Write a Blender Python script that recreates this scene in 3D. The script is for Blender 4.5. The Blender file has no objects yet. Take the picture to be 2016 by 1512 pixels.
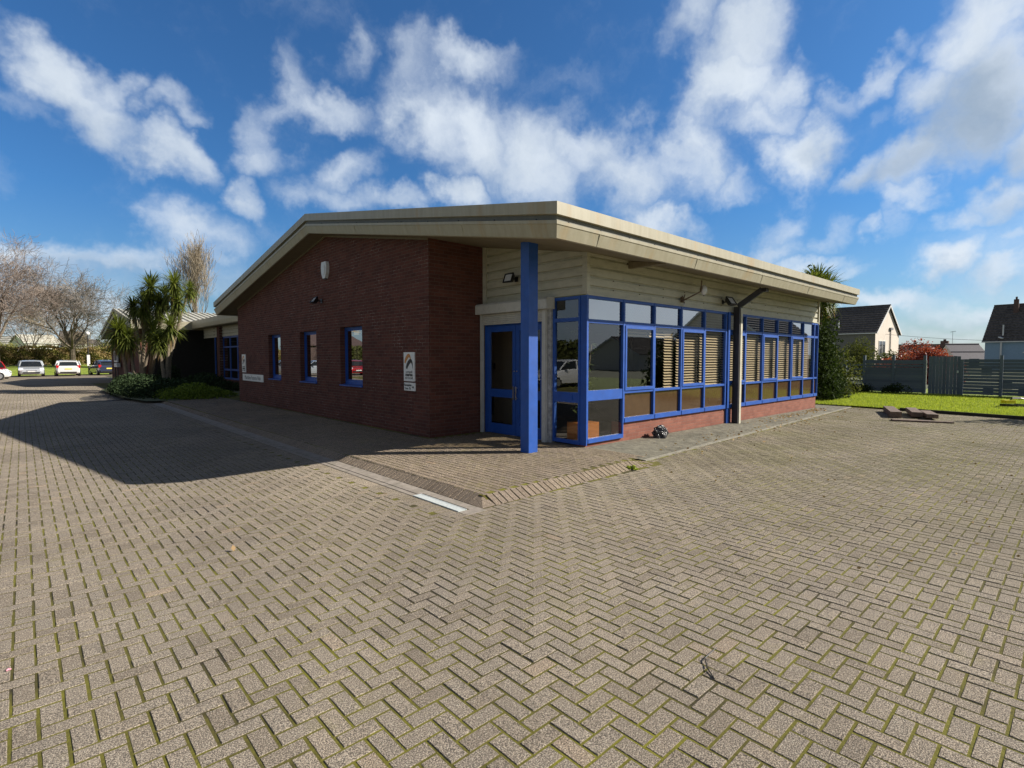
import bpy, math, random
import numpy as np
from math import sin, cos, pi, radians
random.seed(7); RNG = np.random.default_rng(7)
SC = bpy.context.scene
COL = SC.collection

# ------------------------------------------------------------------ camera
CAMH = 1.75
F_PX = 1048.0
_X = np.array([0.7360, -0.6770, 0.0]); _Z = np.array([0.0339, 0.0368, 0.9987])
_Z /= np.linalg.norm(_Z); _X = _X - _Z * (_X @ _Z); _X /= np.linalg.norm(_X)
# rows above: camera right, up, back expressed in the world
MW = np.array([_X, _Z, np.cross(_X, _Z)])      # right, up, back
cam = bpy.data.cameras.new('camera'); camo = bpy.data.objects.new('camera', cam); COL.objects.link(camo)
cam.sensor_width = 36.0; cam.lens = F_PX / 2016 * 36.0; cam.clip_start = 0.05; cam.clip_end = 3000
from mathutils import Matrix, Vector
R3 = Matrix(((MW[0][0], MW[1][0], MW[2][0]), (MW[0][1], MW[1][1], MW[2][1]), (MW[0][2], MW[1][2], MW[2][2])))
camo.matrix_world = Matrix.Translation((0, 0, CAMH)) @ R3.to_4x4()
SC.camera = camo
def pray(px, py):
    d = (px - 1008) / F_PX * MW[0] - (py - 756) / F_PX * MW[1] - MW[2]
    return d
def at(px, py, depth):
    return np.array([0, 0, CAMH]) + pray(px, py) * depth

# ------------------------------------------------------------------ exposure, sun, sky
SC.view_settings.view_transform = 'Standard'; SC.view_settings.look = 'None'
SC.view_settings.gamma = 1.0; SC.view_settings.exposure = 0.70
SUN = np.array([1.17, -0.96, 1.0]); SUN /= np.linalg.norm(SUN)
SUN_EL = math.asin(SUN[2]); SUN_ROT = math.atan2(SUN[0], SUN[1])
sl = bpy.data.lights.new('sun', 'SUN'); so = bpy.data.objects.new('sun', sl); COL.objects.link(so)
sl.energy = 5.0; sl.angle = radians(0.55); sl.color = (1.0, 0.93, 0.83)
so.rotation_euler = Vector(SUN).to_track_quat('Z', 'Y').to_euler()

W = bpy.data.worlds.new('World'); SC.world = W; W.use_nodes = True
nt = W.node_tree; N = nt.nodes; Lk = nt.links
N.clear()
def wn(t, **k):
    n = N.new(t)
    for a, b in k.items(): setattr(n, a, b)
    return n
def setin(n, i, v):
    if hasattr(v, 'is_output'): Lk.new(v, n.inputs[i])
    else: n.inputs[i].default_value = v
def wm(op, a, b=None, c=None, clamp=False):
    n = wn('ShaderNodeMath', operation=op, use_clamp=clamp)
    setin(n, 0, a)
    if b is not None: setin(n, 1, b)
    if c is not None: setin(n, 2, c)
    return n.outputs[0]
def wv(op, a, b=None):
    n = wn('ShaderNodeVectorMath', operation=op); setin(n, 0, a)
    if b is not None: setin(n, 1, b)
    return n.outputs['Value'] if op == 'DOT_PRODUCT' else n.outputs[0]
sky = wn('ShaderNodeTexSky', sky_type='NISHITA', sun_disc=False, sun_elevation=SUN_EL, sun_rotation=SUN_ROT)
sky.air_density = 1.0; sky.dust_density = 0.9; sky.ozone_density = 3.0; sky.altitude = 50
tc = wn('ShaderNodeTexCoord').outputs['Generated']
def wnoise(vec, scale, detail, rough=0.55, col=False, dist=0.0):
    n = wn('ShaderNodeTexNoise'); setin(n, 'Vector', vec); n.inputs['Scale'].default_value = scale
    n.inputs['Detail'].default_value = detail; n.inputs['Roughness'].default_value = rough; n.inputs['Distortion'].default_value = dist
    return n.outputs['Color'] if col else n.outputs['Fac']
w1 = wv('SUBTRACT', wnoise(tc, 3.2, 6, 0.6, True), (0.5, 0.5, 0.5))
wsc = wn('ShaderNodeVectorMath', operation='SCALE'); setin(wsc, 0, w1); wsc.inputs['Scale'].default_value = 0.26
warp = wv('ADD', tc, wsc.outputs[0])
w2 = wv('SUBTRACT', wnoise(tc, 13, 5, 0.6, True), (0.5, 0.5, 0.5))
wsc2 = wn('ShaderNodeVectorMath', operation='SCALE'); setin(wsc2, 0, w2); wsc2.inputs['Scale'].default_value = 0.075
warp = wv('ADD', warp, wsc2.outputs[0])
def nrm(v): return v / np.linalg.norm(v)
def blob(x, y, rx, ry, ang, wgt):
    """elliptical cloud mass in the direction seen at (x, y); returns node output"""
    a = radians(ang); rx *= 1.22; ry *= 1.25
    c = nrm(pray(x, y))
    e1 = nrm(pray(x + rx * cos(a), y - rx * sin(a))) - c
    e2 = nrm(pray(x + ry * sin(a), y + ry * cos(a))) - c
    u1 = e1 / (e1 @ e1); u2 = e2 / (e2 @ e2)
    u = wm('SUBTRACT', wv('DOT_PRODUCT', warp, tuple(u1)), float(c @ u1))
    w_ = wm('SUBTRACT', wv('DOT_PRODUCT', warp, tuple(u2)), float(c @ u2))
    q = wm('MULTIPLY_ADD', u, u, wm('MULTIPLY', w_, w_))
    g = wm('SUBTRACT', 1.0, wm('MULTIPLY', q, 0.5), clamp=True)
    return wm('MULTIPLY', wm('MULTIPLY', g, g), wgt)
CL = [(165, 165, 95, 66, 0, 1.05), (255, 185, 60, 48, -20, .85), (235, 235, 85, 58, -30, 1.0), (345, 310, 92, 42, -25, .95), (335, 215, 40, 36, -40, .65), (50, 205, 90, 30, -10, .4),
      (495, 245, 50, 80, 10, .55), (500, 310, 75, 40, 0, .6), (490, 395, 42, 48, 0, .85), (560, 300, 40, 30, 0, .4),
      (560, 130, 45, 70, 0, .5), (640, 190, 110, 42, 5, .75), (665, 65, 40, 60, -50, .5), (800, 110, 60, 80, -20, .6), (930, 100, 110, 50, 5, .75),
      (830, 210, 100, 75, -40, .9), (940, 270, 120, 80, -30, .95), (1060, 300, 120, 100, -20, 1.0), (890, 380, 60, 42, 0, .95),
      (690, 330, 70, 48, 40, .75), (700, 390, 110, 34, 0, .7), (790, 390, 60, 30, 0, .7), (1010, 90, 30, 30, 0, .4), (1130, 140, 70, 38, 0, .3),
      (1180, 300, 80, 60, 0, .85), (1250, 330, 90, 60, 10, .85), (1280, 420, 60, 42, -30, .9), (1350, 300, 90, 55, 30, .85), (1400, 350, 70, 35, 0, .6),
      (1350, 20, 70, 60, 0, .8), (1460, 60, 100, 90, 0, 1.05), (1450, 150, 110, 70, 0, 1.05), (1420, 200, 90, 45, 0, .7), (1540, 160, 65, 45, 0, .8), (1505, 215, 70, 35, 0, .7),
      (1575, 285, 85, 62, 35, .95), (1650, 175, 60, 32, 40, .6), (1735, 115, 100, 30, 38, .7), (1810, 30, 45, 28, 20, .5), (1600, 85, 25, 40, 20, .3),
      (1640, 120, 20, 20, 0, .3), (1740, 200, 40, 24, 0, .35),
      (1960, 60, 150, 120, 30, 1.1), (1870, 150, 90, 80, 50, 1.0), (1980, 200, 140, 130, 0, 1.1), (1840, 290, 150, 55, 25, 1.0), (1720, 325, 70, 34, 10, .85),
      (1800, 380, 60, 38, 30, .8), (1900, 335, 60, 22, 8, .6), (1960, 405, 120, 45, 20, .95), (1870, 440, 70, 32, 0, .7), (2050, 300, 90, 60, 0, .9),
      (1530, 430, 75, 36, 20, .6), (1500, 480, 90, 32, 5, .75), (1640, 455, 45, 30, 40, .5), (1730, 448, 36, 24, 0, .55), (1780, 430, 25, 45, 0, .4), (1610, 520, 70, 26, 0, .75), (1670, 540, 55, 20, 20, .5),
      (1560, 510, 60, 20, 0, .7), (1850, 530, 85, 40, 15, .9), (1980, 545, 85, 40, 0, .85), (1990, 480, 60, 22, 0, .7),
      (1760, 620, 120, 34, 0, .85), (1900, 640, 180, 42, 0, .85), (2050, 620, 120, 60, 0, .8), (1850, 690, 400, 34, 0, .6),
      (20, 470, 140, 36, -18, .95), (130, 500, 90, 30, -12, .85), (60, 520, 160, 55, 0, .85), (230, 520, 170, 36, 0, .75), (370, 465, 80, 55, -40, .75), (440, 495, 90, 45, -20, .6), (340, 560, 260, 60, 0, .55), (100, 620, 260, 70, 0, .75), (530, 470, 60, 40, 0, .4),
      (450, 690, 700, 40, 0, .6), (-250, 250, 180, 90, 0, .8), (-300, 500, 260, 80, 0, .8), (1300, -180, 200, 90, 0, .8), (2300, 150, 200, 200, 0, 1.0)]
acc = None
for b in CL:
    g = blob(*b)
    acc = g if acc is None else wm('SMOOTH_MAX', acc, g, 0.12)
# rest of the sky (behind and beside the camera): broken cloud
view = wv('DOT_PRODUCT', tc, tuple(nrm(-MW[2] + 0.25 * MW[1])))
outside = wm('MULTIPLY_ADD', view, -3.0, 1.75, clamp=True)
gen = wm('MULTIPLY', wm('MULTIPLY_ADD', wnoise(tc, 2.1, 4, 0.55), 4.0, -1.2, clamp=True), outside)
c3 = nrm(pray(1400, 640) * np.array([1, -1, 1])); south = wm('MULTIPLY_ADD', wv('DOT_PRODUCT', tc, tuple(c3)), 6.0, -4.6, clamp=True)
gen = wm('MAXIMUM', gen, south)
acc = wm('MAXIMUM', acc, gen)
fb = wnoise(warp, 6.0, 10, 0.62)
fb2 = wnoise(tc, 26.0, 6, 0.6)
dens = wm('ADD', acc, wm('MULTIPLY_ADD', fb, 1.0, -0.46))
dens = wm('ADD', dens, wm('MULTIPLY_ADD', fb2, 0.24, -0.12))
mr = wn('ShaderNodeMapRange', interpolation_type='SMOOTHSTEP'); setin(mr, 'Value', dens)
mr.inputs['From Min'].default_value = 0.12; mr.inputs['From Max'].default_value = 1.16
alpha = mr.outputs[0]
# cloud body shading: bases and cores greyer
gm = None
for b in [(1930, 230, 150, 85, 35, 1.0), (1780, 320, 130, 30, 20, .9), (1990, 330, 110, 40, 0, .7), (1620, 300, 40, 45, 40, .5), (200, 545, 300, 26, 0, .8), (60, 505, 140, 18, 0, .7), (1960, 430, 90, 26, 15, .5), (1860, 560, 90, 22, 0, .5),
          (1900, 665, 200, 20, 0, .4), (270, 290, 120, 40, -35, .35), (980, 330, 120, 60, 0, .25), (1990, 575, 80, 20, 0, .5)]:
    g = blob(*b); gm = g if gm is None else wm('MAXIMUM', gm, g)
shade = wm('ADD', wm('MULTIPLY', gm, 0.75), wm('MULTIPLY_ADD', wnoise(warp, 4.5, 6, 0.6), 1.25, -0.52))
shade = wm('MAXIMUM', wm('MINIMUM', shade, 1.0), 0.0)
cm = wn('ShaderNodeMix', data_type='RGBA'); setin(cm, 0, shade)
cm.inputs[6].default_value = (7.9, 8.7, 9.6, 1); cm.inputs[7].default_value = (3.5, 4.5, 5.8, 1)
sepz = wn('ShaderNodeSeparateXYZ'); Lk.new(tc, sepz.inputs[0])
skt = wn('ShaderNodeMix', data_type='RGBA', blend_type='MULTIPLY'); setin(skt, 0, wm('MULTIPLY_ADD', sepz.outputs[2], 2.4, 0.42, clamp=True))
Lk.new(sky.outputs[0], skt.inputs[6]); skt.inputs[7].default_value = (0.44, 0.88, 1.27, 1)
fin = wn('ShaderNodeMix', data_type='RGBA'); setin(fin, 0, wm('MULTIPLY', alpha, 0.97))
Lk.new(skt.outputs[2], fin.inputs[6]); Lk.new(cm.outputs[2], fin.inputs[7])
# unseen sky outside the view cone is dimmed, so shaded sides get less light
sep = wn('ShaderNodeSeparateXYZ'); Lk.new(tc, sep.inputs[0])
lowband = wm('MULTIPLY_ADD', sep.outputs[2], -5.0, 1.75, clamp=True)
dimf = wm('MULTIPLY', outside, wm('SUBTRACT', 1.0, wm('MAXIMUM', wm('MULTIPLY', lowband, 0.6), south)))
dm = wn('ShaderNodeMix', data_type='RGBA', blend_type='MULTIPLY'); setin(dm, 0, dimf); Lk.new(fin.outputs[2], dm.inputs[6]); dm.inputs[7].default_value = (0.30, 0.30, 0.32, 1)
bg = wn('ShaderNodeBackground'); Lk.new(dm.outputs[2], bg.inputs[0]); bg.inputs[1].default_value = 0.06
wo = wn('ShaderNodeOutputWorld'); Lk.new(bg.outputs[0], wo.inputs[0])

# ------------------------------------------------------------------ mesh helpers
class MB:
    def __init__(s): s.v = []; s.f = []
    def quad(s, a, b, c, d):
        n = len(s.v); s.v += [tuple(a), tuple(b), tuple(c), tuple(d)]; s.f.append((n, n + 1, n + 2, n + 3)); return s
    def tri(s, a, b, c):
        n = len(s.v); s.v += [tuple(a), tuple(b), tuple(c)]; s.f.append((n, n + 1, n + 2)); return s
    def box(s, x0, x1, y0, y1, z0, z1):
        n = len(s.v)
        s.v += [(x0, y0, z0), (x1, y0, z0), (x1, y1, z0), (x0, y1, z0), (x0, y0, z1), (x1, y0, z1), (x1, y1, z1), (x0, y1, z1)]
        s.f += [(n, n + 3, n + 2, n + 1), (n + 4, n + 5, n + 6, n + 7), (n, n + 1, n + 5, n + 4), (n + 1, n + 2, n + 6, n + 5), (n + 2, n + 3, n + 7, n + 6), (n + 3, n, n + 4, n + 7)]
        return s
    def prism(s, poly, axis, a0, a1):
        """poly: 2D points (counter clockwise) in the other two axes, extruded along axis"""
        n = len(s.v); m = len(poly)
        def P(p, a):
            return {'x': (a, p[0], p[1]), 'y': (p[0], a, p[1]), 'z': (p[0], p[1], a)}[axis]
        s.v += [P(p, a0) for p in poly] + [P(p, a1) for p in poly]
        s.f.append(tuple(n + i for i in range(m))[::-1]); s.f.append(tuple(n + m + i for i in range(m)))
        for i in range(m):
            j = (i + 1) % m; s.f.append((n + i, n + j, n + m + j, n + m + i))
        return s
    def beam(s, p, q, w, h=None, up=(0, 0, 1)):
        h = h or w; p = np.array(p, float); q = np.array(q, float); d = q - p; d /= np.linalg.norm(d)
        u = np.array(up, float)
        if abs(d @ u) > .98: u = np.array([1., 0, 0])
        a = np.cross(d, u); a /= np.linalg.norm(a); b = np.cross(a, d)
        n = len(s.v)
        for c in (p, q):
            for (i, j) in ((-1, -1), (1, -1), (1, 1), (-1, 1)): s.v.append(tuple(c + a * i * w / 2 + b * j * h / 2))
        s.f += [(n, n + 3, n + 2, n + 1), (n + 4, n + 5, n + 6, n + 7)] + [(n + i, n + (i + 1) % 4, n + 4 + (i + 1) % 4, n + 4 + i) for i in range(4)]
        return s
    def tube(s, pts, radii, k=8, cap=True):
        pts = [np.array(p, float) for p in pts]; rings = []
        if not hasattr(radii, '__len__'): radii = [radii] * len(pts)
        ref = np.array([0.13, 0.31, 0.94])
        for i, p in enumerate(pts):
            d = pts[min(i + 1, len(pts) - 1)] - pts[max(i - 1, 0)]; d /= (np.linalg.norm(d) + 1e-9)
            r = ref if abs(d @ ref) < .95 else np.array([1., 0, 0])
            a = np.cross(d, r); a /= np.linalg.norm(a); b = np.cross(d, a)
            n = len(s.v); rings.append(n)
            for j in range(k):
                t = 2 * pi * j / k; s.v.append(tuple(p + (a * cos(t) + b * sin(t)) * radii[i]))
        for i in range(len(rings) - 1):
            A, B = rings[i], rings[i + 1]
            for j in range(k): s.f.append((A + j, A + (j + 1) % k, B + (j + 1) % k, B + j))
        if cap:
            s.f.append(tuple(rings[0] + j for j in range(k))[::-1]); s.f.append(tuple(rings[-1] + j for j in range(k)))
        return s
    def ball(s, c, rx, ry, rz, nu=12, nv=8, f=None):
        n = len(s.v)
        for i in range(nv + 1):
            th = pi * i / nv
            for j in range(nu):
                ph = 2 * pi * j / nu; d = np.array([sin(th) * cos(ph), sin(th) * sin(ph), cos(th)])
                k = f(d) if f else 1.0
                s.v.append((c[0] + rx * d[0] * k, c[1] + ry * d[1] * k, c[2] + rz * d[2] * k))
        for i in range(nv):
            for j in range(nu):
                s.f.append((n + i * nu + j, n + (i + 1) * nu + j, n + (i + 1) * nu + (j + 1) % nu, n + i * nu + (j + 1) % nu))
        return s
    def add(s, V, Fc):
        n = len(s.v); s.v += [tuple(p) for p in V]; s.f += [tuple(n + i for i in f) for f in Fc]; return s
def tag(o, label=None, cat=None, group=None, kind=None):
    if label: o['label'] = label
    if cat: o['category'] = cat
    if group: o['group'] = group
    if kind: o['kind'] = kind
    return o
def root(name, loc, label, cat, group=None, rz=0):
    o = bpy.data.objects.new(name, None); COL.objects.link(o); o.location = loc; o.rotation_euler = (0, 0, rz)
    o.empty_display_size = 0.2
    return tag(o, label, cat, group)
def obj(name, mb, mat, parent=None, world=True, smooth=False, label=None, cat=None, group=None, kind=None):
    me = bpy.data.meshes.new(name)
    V = np.array(mb.v, float)
    loc = None
    if parent is not None and world:
        r = parent
        while r.parent is not None: r = r.parent
        V = V - np.array(r.location)
    elif parent is None and kind is None and len(V):
        # a thing made of a single mesh: origin at its base
        loc = np.array([(V[:, 0].min() + V[:, 0].max()) / 2, (V[:, 1].min() + V[:, 1].max()) / 2, V[:, 2].min()]); V = V - loc
    me.from_pydata(V.tolist(), [], mb.f); me.update()
    me.materials.append(mat)
    if smooth: me.polygons.foreach_set('use_smooth', [True] * len(me.polygons))
    o = bpy.data.objects.new(name, me); COL.objects.link(o)
    if loc is not None: o.location = loc
    if parent is not None: o.parent = parent
    return tag(o, label, cat, group, kind)
def bigmesh(name, V, Fq, mat, **k):
    """fast path: V (n,3), Fq (m,4) numpy"""
    me = bpy.data.meshes.new(name); n = len(V); m = len(Fq); s = Fq.shape[1]
    me.vertices.add(n); me.vertices.foreach_set('co', np.ascontiguousarray(V, dtype=np.float32).ravel())
    me.loops.add(m * s); me.loops.foreach_set('vertex_index', np.ascontiguousarray(Fq, dtype=np.int32).ravel())
    me.polygons.add(m); me.polygons.foreach_set('loop_start', np.arange(0, m * s, s, dtype=np.int32)); me.polygons.foreach_set('loop_total', np.full(m, s, dtype=np.int32))
    me.polygons.foreach_set('use_smooth', np.zeros(m, dtype=bool)); me.update(calc_edges=True); me.materials.append(mat)
    o = bpy.data.objects.new(name, me); COL.objects.link(o)
    par = k.pop('parent', None)
    if par is not None: o.parent = par
    return tag(o, **k)
def copy_tree(o, parent=None):
    c = o.copy(); COL.objects.link(c); c.parent = parent
    for ch in list(o.children): copy_tree(ch, c)
    return c

# ------------------------------------------------------------------ material helpers
def mat(name):
    m = bpy.data.materials.new(name); m.use_nodes = True; t = m.node_tree
    return m, t, t.nodes['Principled BSDF']
def tn(t, ty, **k):
    n = t.nodes.new(ty)
    for a, b in k.items(): setattr(n, a, b)
    return n
def tl(t, a, b): t.links.new(a, b)
def posvec(t): return tn(t, 'ShaderNodeNewGeometry').outputs['Position']
def objvec(t): return tn(t, 'ShaderNodeTexCoord').outputs['Object']
def noise(t, vec, scale, detail=4, rough=0.55, sc3=None):
    if sc3:
        mp = tn(t, 'ShaderNodeMapping'); mp.inputs['Scale'].default_value = sc3; tl(t, vec, mp.inputs[0]); vec = mp.outputs[0]
    n = tn(t, 'ShaderNodeTexNoise'); n.inputs['Scale'].default_value = scale; n.inputs['Detail'].default_value = detail; n.inputs['Roughness'].default_value = rough
    tl(t, vec, n.inputs['Vector']); return n.outputs['Fac']
def ramp(t, fac, stops):
    r = tn(t, 'ShaderNodeValToRGB'); tl(t, fac, r.inputs[0]); e = r.color_ramp.elements
    e[0].position, e[0].color = stops[0][0], (*stops[0][1], 1); e[1].position, e[1].color = stops[-1][0], (*stops[-1][1], 1)
    for p, c in stops[1:-1]:
        k = e.new(p); k.color = (*c, 1)
    return r.outputs[0]
def fr(t, val, a, b, c=0.0, d=1.0):
    n = tn(t, 'ShaderNodeMapRange'); tl(t, val, n.inputs[0]); n.inputs[1].default_value = a; n.inputs[2].default_value = b; n.inputs[3].default_value = c; n.inputs[4].default_value = d
    return n.outputs[0]
def mix(t, fac, a, b, mode='MIX'):
    n = tn(t, 'ShaderNodeMix', data_type='RGBA', blend_type=mode)
    for i, v in ((0, fac), (6, a), (7, b)):
        if hasattr(v, 'is_output'): tl(t, v, n.inputs[i])
        else: n.inputs[i].default_value = v if i == 0 else ((*v, 1) if len(v) == 3 else v)
    return n.outputs[2]
def mmath(t, op, a, b=0.0, clamp=False):
    n = tn(t, 'ShaderNodeMath', operation=op, use_clamp=clamp)
    for i, v in ((0, a), (1, b)):
        if hasattr(v, 'is_output'): tl(t, v, n.inputs[i])
        else: n.inputs[i].default_value = v
    return n.outputs[0]
def bump(t, bs, h, strength=0.3, dist=0.01):
    b = tn(t, 'ShaderNodeBump'); b.inputs['Strength'].default_value = strength; b.inputs['Distance'].default_value = dist
    tl(t, h, b.inputs['Height']); tl(t, b.outputs[0], bs.inputs['Normal'])
def simple(name, col, rough=0.5, metal=0.0, var=0.12, scale=6.0, bumps=0.0, bscale=40, spec=None, coat=0.0, dirt=None, sc3=None, obj_space=False):
    """painted / plain surface: base colour broken up with soft noise (weathering) and optional grime"""
    m, t, b = mat(name)
    v = objvec(t) if obj_space else posvec(t)
    n1 = noise(t, v, scale, 5, 0.6, sc3)
    c = tuple(col)
    lo = tuple(x * (1 - var) for x in c); hi = tuple(min(1, x * (1 + var)) for x in c)
    out = ramp(t, n1, [(0.3, lo), (0.7, hi)])
    if dirt:
        n2 = noise(t, v, dirt[1], 6, 0.65, dirt[3] if len(dirt) > 3 else None)
        out = mix(t, fr(t, n2, 0.5, 0.75, 0.0, dirt[2]), out, dirt[0])
    tl(t, out, b.inputs['Base Color'])
    rn = noise(t, v, scale * 3, 3)
    tl(t, fr(t, rn, 0.2, 0.8, max(0.02, rough - 0.08), min(1, rough + 0.08)), b.inputs['Roughness'])
    b.inputs['Metallic'].default_value = metal
    if coat: b.inputs['Coat Weight'].default_value = coat; b.inputs['Coat Roughness'].default_value = 0.04
    if spec is not None: b.inputs['Specular IOR Level'].default_value = spec
    if bumps: bump(t, b, noise(t, v, bscale, 4), bumps, 0.01)
    return m
def brickmat(name, axis, c1, c2, mortar, bw=0.225, rh=0.0735, bstr=0.5, efflo=0.0):
    m, t, b = mat(name)
    g = posvec(t); sp = tn(t, 'ShaderNodeSeparateXYZ'); tl(t, g, sp.inputs[0]); cb = tn(t, 'ShaderNodeCombineXYZ')
    tl(t, sp.outputs[1 if axis == 'x' else 0], cb.inputs[0]); tl(t, sp.outputs[2], cb.inputs[1])
    bt = tn(t, 'ShaderNodeTexBrick'); tl(t, cb.outputs[0], bt.inputs['Vector'])
    bt.inputs['Scale'].default_value = 1; bt.inputs['Brick Width'].default_value = bw; bt.inputs['Row Height'].default_value = rh
    bt.inputs['Mortar Size'].default_value = 0.006; bt.inputs['Mortar Smooth'].default_value = 0.3; bt.inputs['Bias'].default_value = 0.0
    bt.inputs['Color1'].default_value = (*c1, 1); bt.inputs['Color2'].default_value = (*c2, 1); bt.inputs['Mortar'].default_value = (*mortar, 1)
    n = noise(t, g, 3.0, 6, 0.6); n2 = noise(t, g, 60, 4, 0.6)
    out = mix(t, 0.55, bt.outputs['Color'], ramp(t, n, [(0.3, (0.55, 0.55, 0.55)), (0.7, (1.0, 0.98, 0.95))]), 'MULTIPLY')
    out = mix(t, 0.5, out, ramp(t, n2, [(0.3, (0.6, 0.6, 0.6)), (0.7, (1, 1, 1))]), 'MULTIPLY')
    if efflo:
        n3 = noise(t, g, 2.2, 7, 0.75, None); n4 = noise(t, g, 35, 3)
        e = mmath(t, 'MULTIPLY', mmath(t, 'MULTIPLY', fr(t, n3, 0.5, 0.68), fr(t, n4, 0.45, 0.62)), bt.outputs['Fac'], True)
        e = mmath(t, 'MULTIPLY', e, efflo)
        out = mix(t, e, out, (0.55, 0.47, 0.42))
    tl(t, out, b.inputs['Base Color']); b.inputs['Roughness'].default_value = 0.88; b.inputs['Specular IOR Level'].default_value = 0.25
    h = mmath(t, 'SUBTRACT', mmath(t, 'MULTIPLY', n2, 0.25), bt.outputs['Fac'])
    bump(t, b, h, bstr, 0.006)
    return m
def glassmat(name, tint, base=0.08, gain=1.3, refl=(0.9, 0.92, 0.95), wob=0.006):
    m = bpy.data.materials.new(name); m.use_nodes = True; t = m.node_tree; t.nodes.clear()
    o = tn(t, 'ShaderNodeOutputMaterial'); mx = tn(t, 'ShaderNodeMixShader'); tr = tn(t, 'ShaderNodeBsdfTransparent'); gl = tn(t, 'ShaderNodeBsdfGlossy')
    tr.inputs[0].default_value = (*tint, 1); gl.inputs[0].default_value = (*refl, 1); gl.inputs['Roughness'].default_value = 0.005
    gm_ = tn(t, 'ShaderNodeNewGeometry'); dt = tn(t, 'ShaderNodeVectorMath', operation='DOT_PRODUCT'); tl(t, gm_.outputs['Incoming'], dt.inputs[0]); tl(t, gm_.outputs['Normal'], dt.inputs[1])
    cs_ = mmath(t, 'ABSOLUTE', dt.outputs['Value']); om = mmath(t, 'SUBTRACT', 1.0, cs_, True); pw = mmath(t, 'POWER', om, 4.6)
    fres = mmath(t, 'ADD', mmath(t, 'MULTIPLY', pw, 0.92), 0.08)      # double glazing, same from both sides
    # slight roller-wave in the panes
    bp = tn(t, 'ShaderNodeBump'); bp.inputs['Strength'].default_value = wob; bp.inputs['Distance'].default_value = 0.05
    tl(t, noise(t, posvec(t), 1.6, 2), bp.inputs['Height']); tl(t, bp.outputs[0], gl.inputs['Normal'])
    ma = tn(t, 'ShaderNodeMath', operation='MULTIPLY_ADD', use_clamp=True); tl(t, fres, ma.inputs[0]); ma.inputs[1].default_value = gain; ma.inputs[2].default_value = base
    tl(t, ma.outputs[0], mx.inputs[0]); tl(t, tr.outputs[0], mx.inputs[1]); tl(t, gl.outputs[0], mx.inputs[2]); tl(t, mx.outputs[0], o.inputs[0])
    return m
def leafmat(name, a, b_, trans=0.35, rough=0.5, scale=1.2):
    m = bpy.data.materials.new(name); m.use_nodes = True; t = m.node_tree; b = t.nodes['Principled BSDF']
    isl = tn(t, 'ShaderNodeNewGeometry').outputs['Random Per Island']
    n1 = noise(t, posvec(t), scale, 3)
    f = mmath(t, 'ADD', mmath(t, 'MULTIPLY', isl, 0.6), mmath(t, 'MULTIPLY', n1, 0.5))
    c = ramp(t, f, [(0.15, a), (0.85, b_)])
    tl(t, c, b.inputs['Base Color']); b.inputs['Roughness'].default_value = rough; b.inputs['Specular IOR Level'].default_value = 0.35 if rough < .6 else 0.12
    if trans:
        tb = tn(t, 'ShaderNodeBsdfTranslucent'); tl(t, mix(t, 1.0, c, (1.2, 1.25, 0.6), 'MULTIPLY'), tb.inputs[0])
        mx = tn(t, 'ShaderNodeMixShader'); mx.inputs[0].default_value = trans; o = t.nodes['Material Output']
        tl(t, b.outputs[0], mx.inputs[1]); tl(t, tb.outputs[0], mx.inputs[2]); tl(t, mx.outputs[0], o.inputs[0])
    return m

M = {}
BR_A, BR_B, BR_M = (0.18, 0.066, 0.048), (0.115, 0.044, 0.034), (0.17, 0.115, 0.095)
M['brick_x'] = brickmat('brick_x', 'x', BR_A, BR_B, BR_M, efflo=0.9)
M['brick_y'] = brickmat('brick_y', 'y', BR_A, BR_B, BR_M)
M['brick_plinth'] = brickmat('brick_plinth', 'y', (0.33, 0.135, 0.095), (0.26, 0.10, 0.072), (0.27, 0.15, 0.12), rh=0.07)
M['blue'] = simple('blue_paint', (0.012, 0.078, 0.36), 0.5, var=0.12, scale=5, dirt=((0.05, 0.09, 0.3), 14, 0.35))
M['cream'] = simple('cream_cladding', (0.50, 0.48, 0.38), 0.5, var=0.07, dirt=((0.2, 0.2, 0.15), 3, 0.45, (1, 1, 5)))
def fasciamat():
    m, t, b = mat('cream_fascia'); g = posvec(t)
    n = noise(t, g, 3.0, 6, 0.65, (3.0, 3.0, 0.35)); n2 = noise(t, g, 0.9, 4, 0.6, (2.2, 2.2, 0.15))
    c = ramp(t, n, [(0.3, (0.32, 0.29, 0.20)), (0.7, (0.40, 0.37, 0.275))])
    c = mix(t, fr(t, n2, 0.60, 0.72, 0, 0.55), c, (0.36, 0.24, 0.10))
    c = mix(t, fr(t, noise(t, g, 8, 5, 0.7), 0.55, 0.8, 0, 0.35), c, (0.30, 0.31, 0.22))
    tl(t, c, b.inputs['Base Color']); b.inputs['Roughness'].default_value = 0.45
    return m
M['fascia'] = fasciamat()
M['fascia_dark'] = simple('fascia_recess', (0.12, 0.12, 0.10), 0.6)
M['soffit'] = simple('soffit_board', (0.21, 0.175, 0.115), 0.7, var=0.16, scale=3, sc3=(0.35, 9, 1), dirt=((0.16, 0.12, 0.07), 2.0, 0.5, (0.5, 6, 1)))
M['darkmetal'] = simple('dark_metal', (0.03, 0.028, 0.03), 0.45, var=0.2)
M['black'] = simple('black_plastic', (0.012, 0.012, 0.013), 0.4, var=0.2)
M['white'] = simple('white_plastic', (0.72, 0.72, 0.70), 0.4, var=0.05, dirt=((0.4, 0.38, 0.33), 9, 0.4))
M['shutter'] = simple('shutter_white', (0.56, 0.55, 0.50), 0.4, var=0.06, dirt=((0.3, 0.28, 0.24), 7, 0.45))
M['greymetal'] = simple('worn_grey_render', (0.33, 0.33, 0.32), 0.7, var=0.3, scale=14, bumps=0.4, dirt=((0.7, 0.7, 0.68), 12, 0.7))
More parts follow.
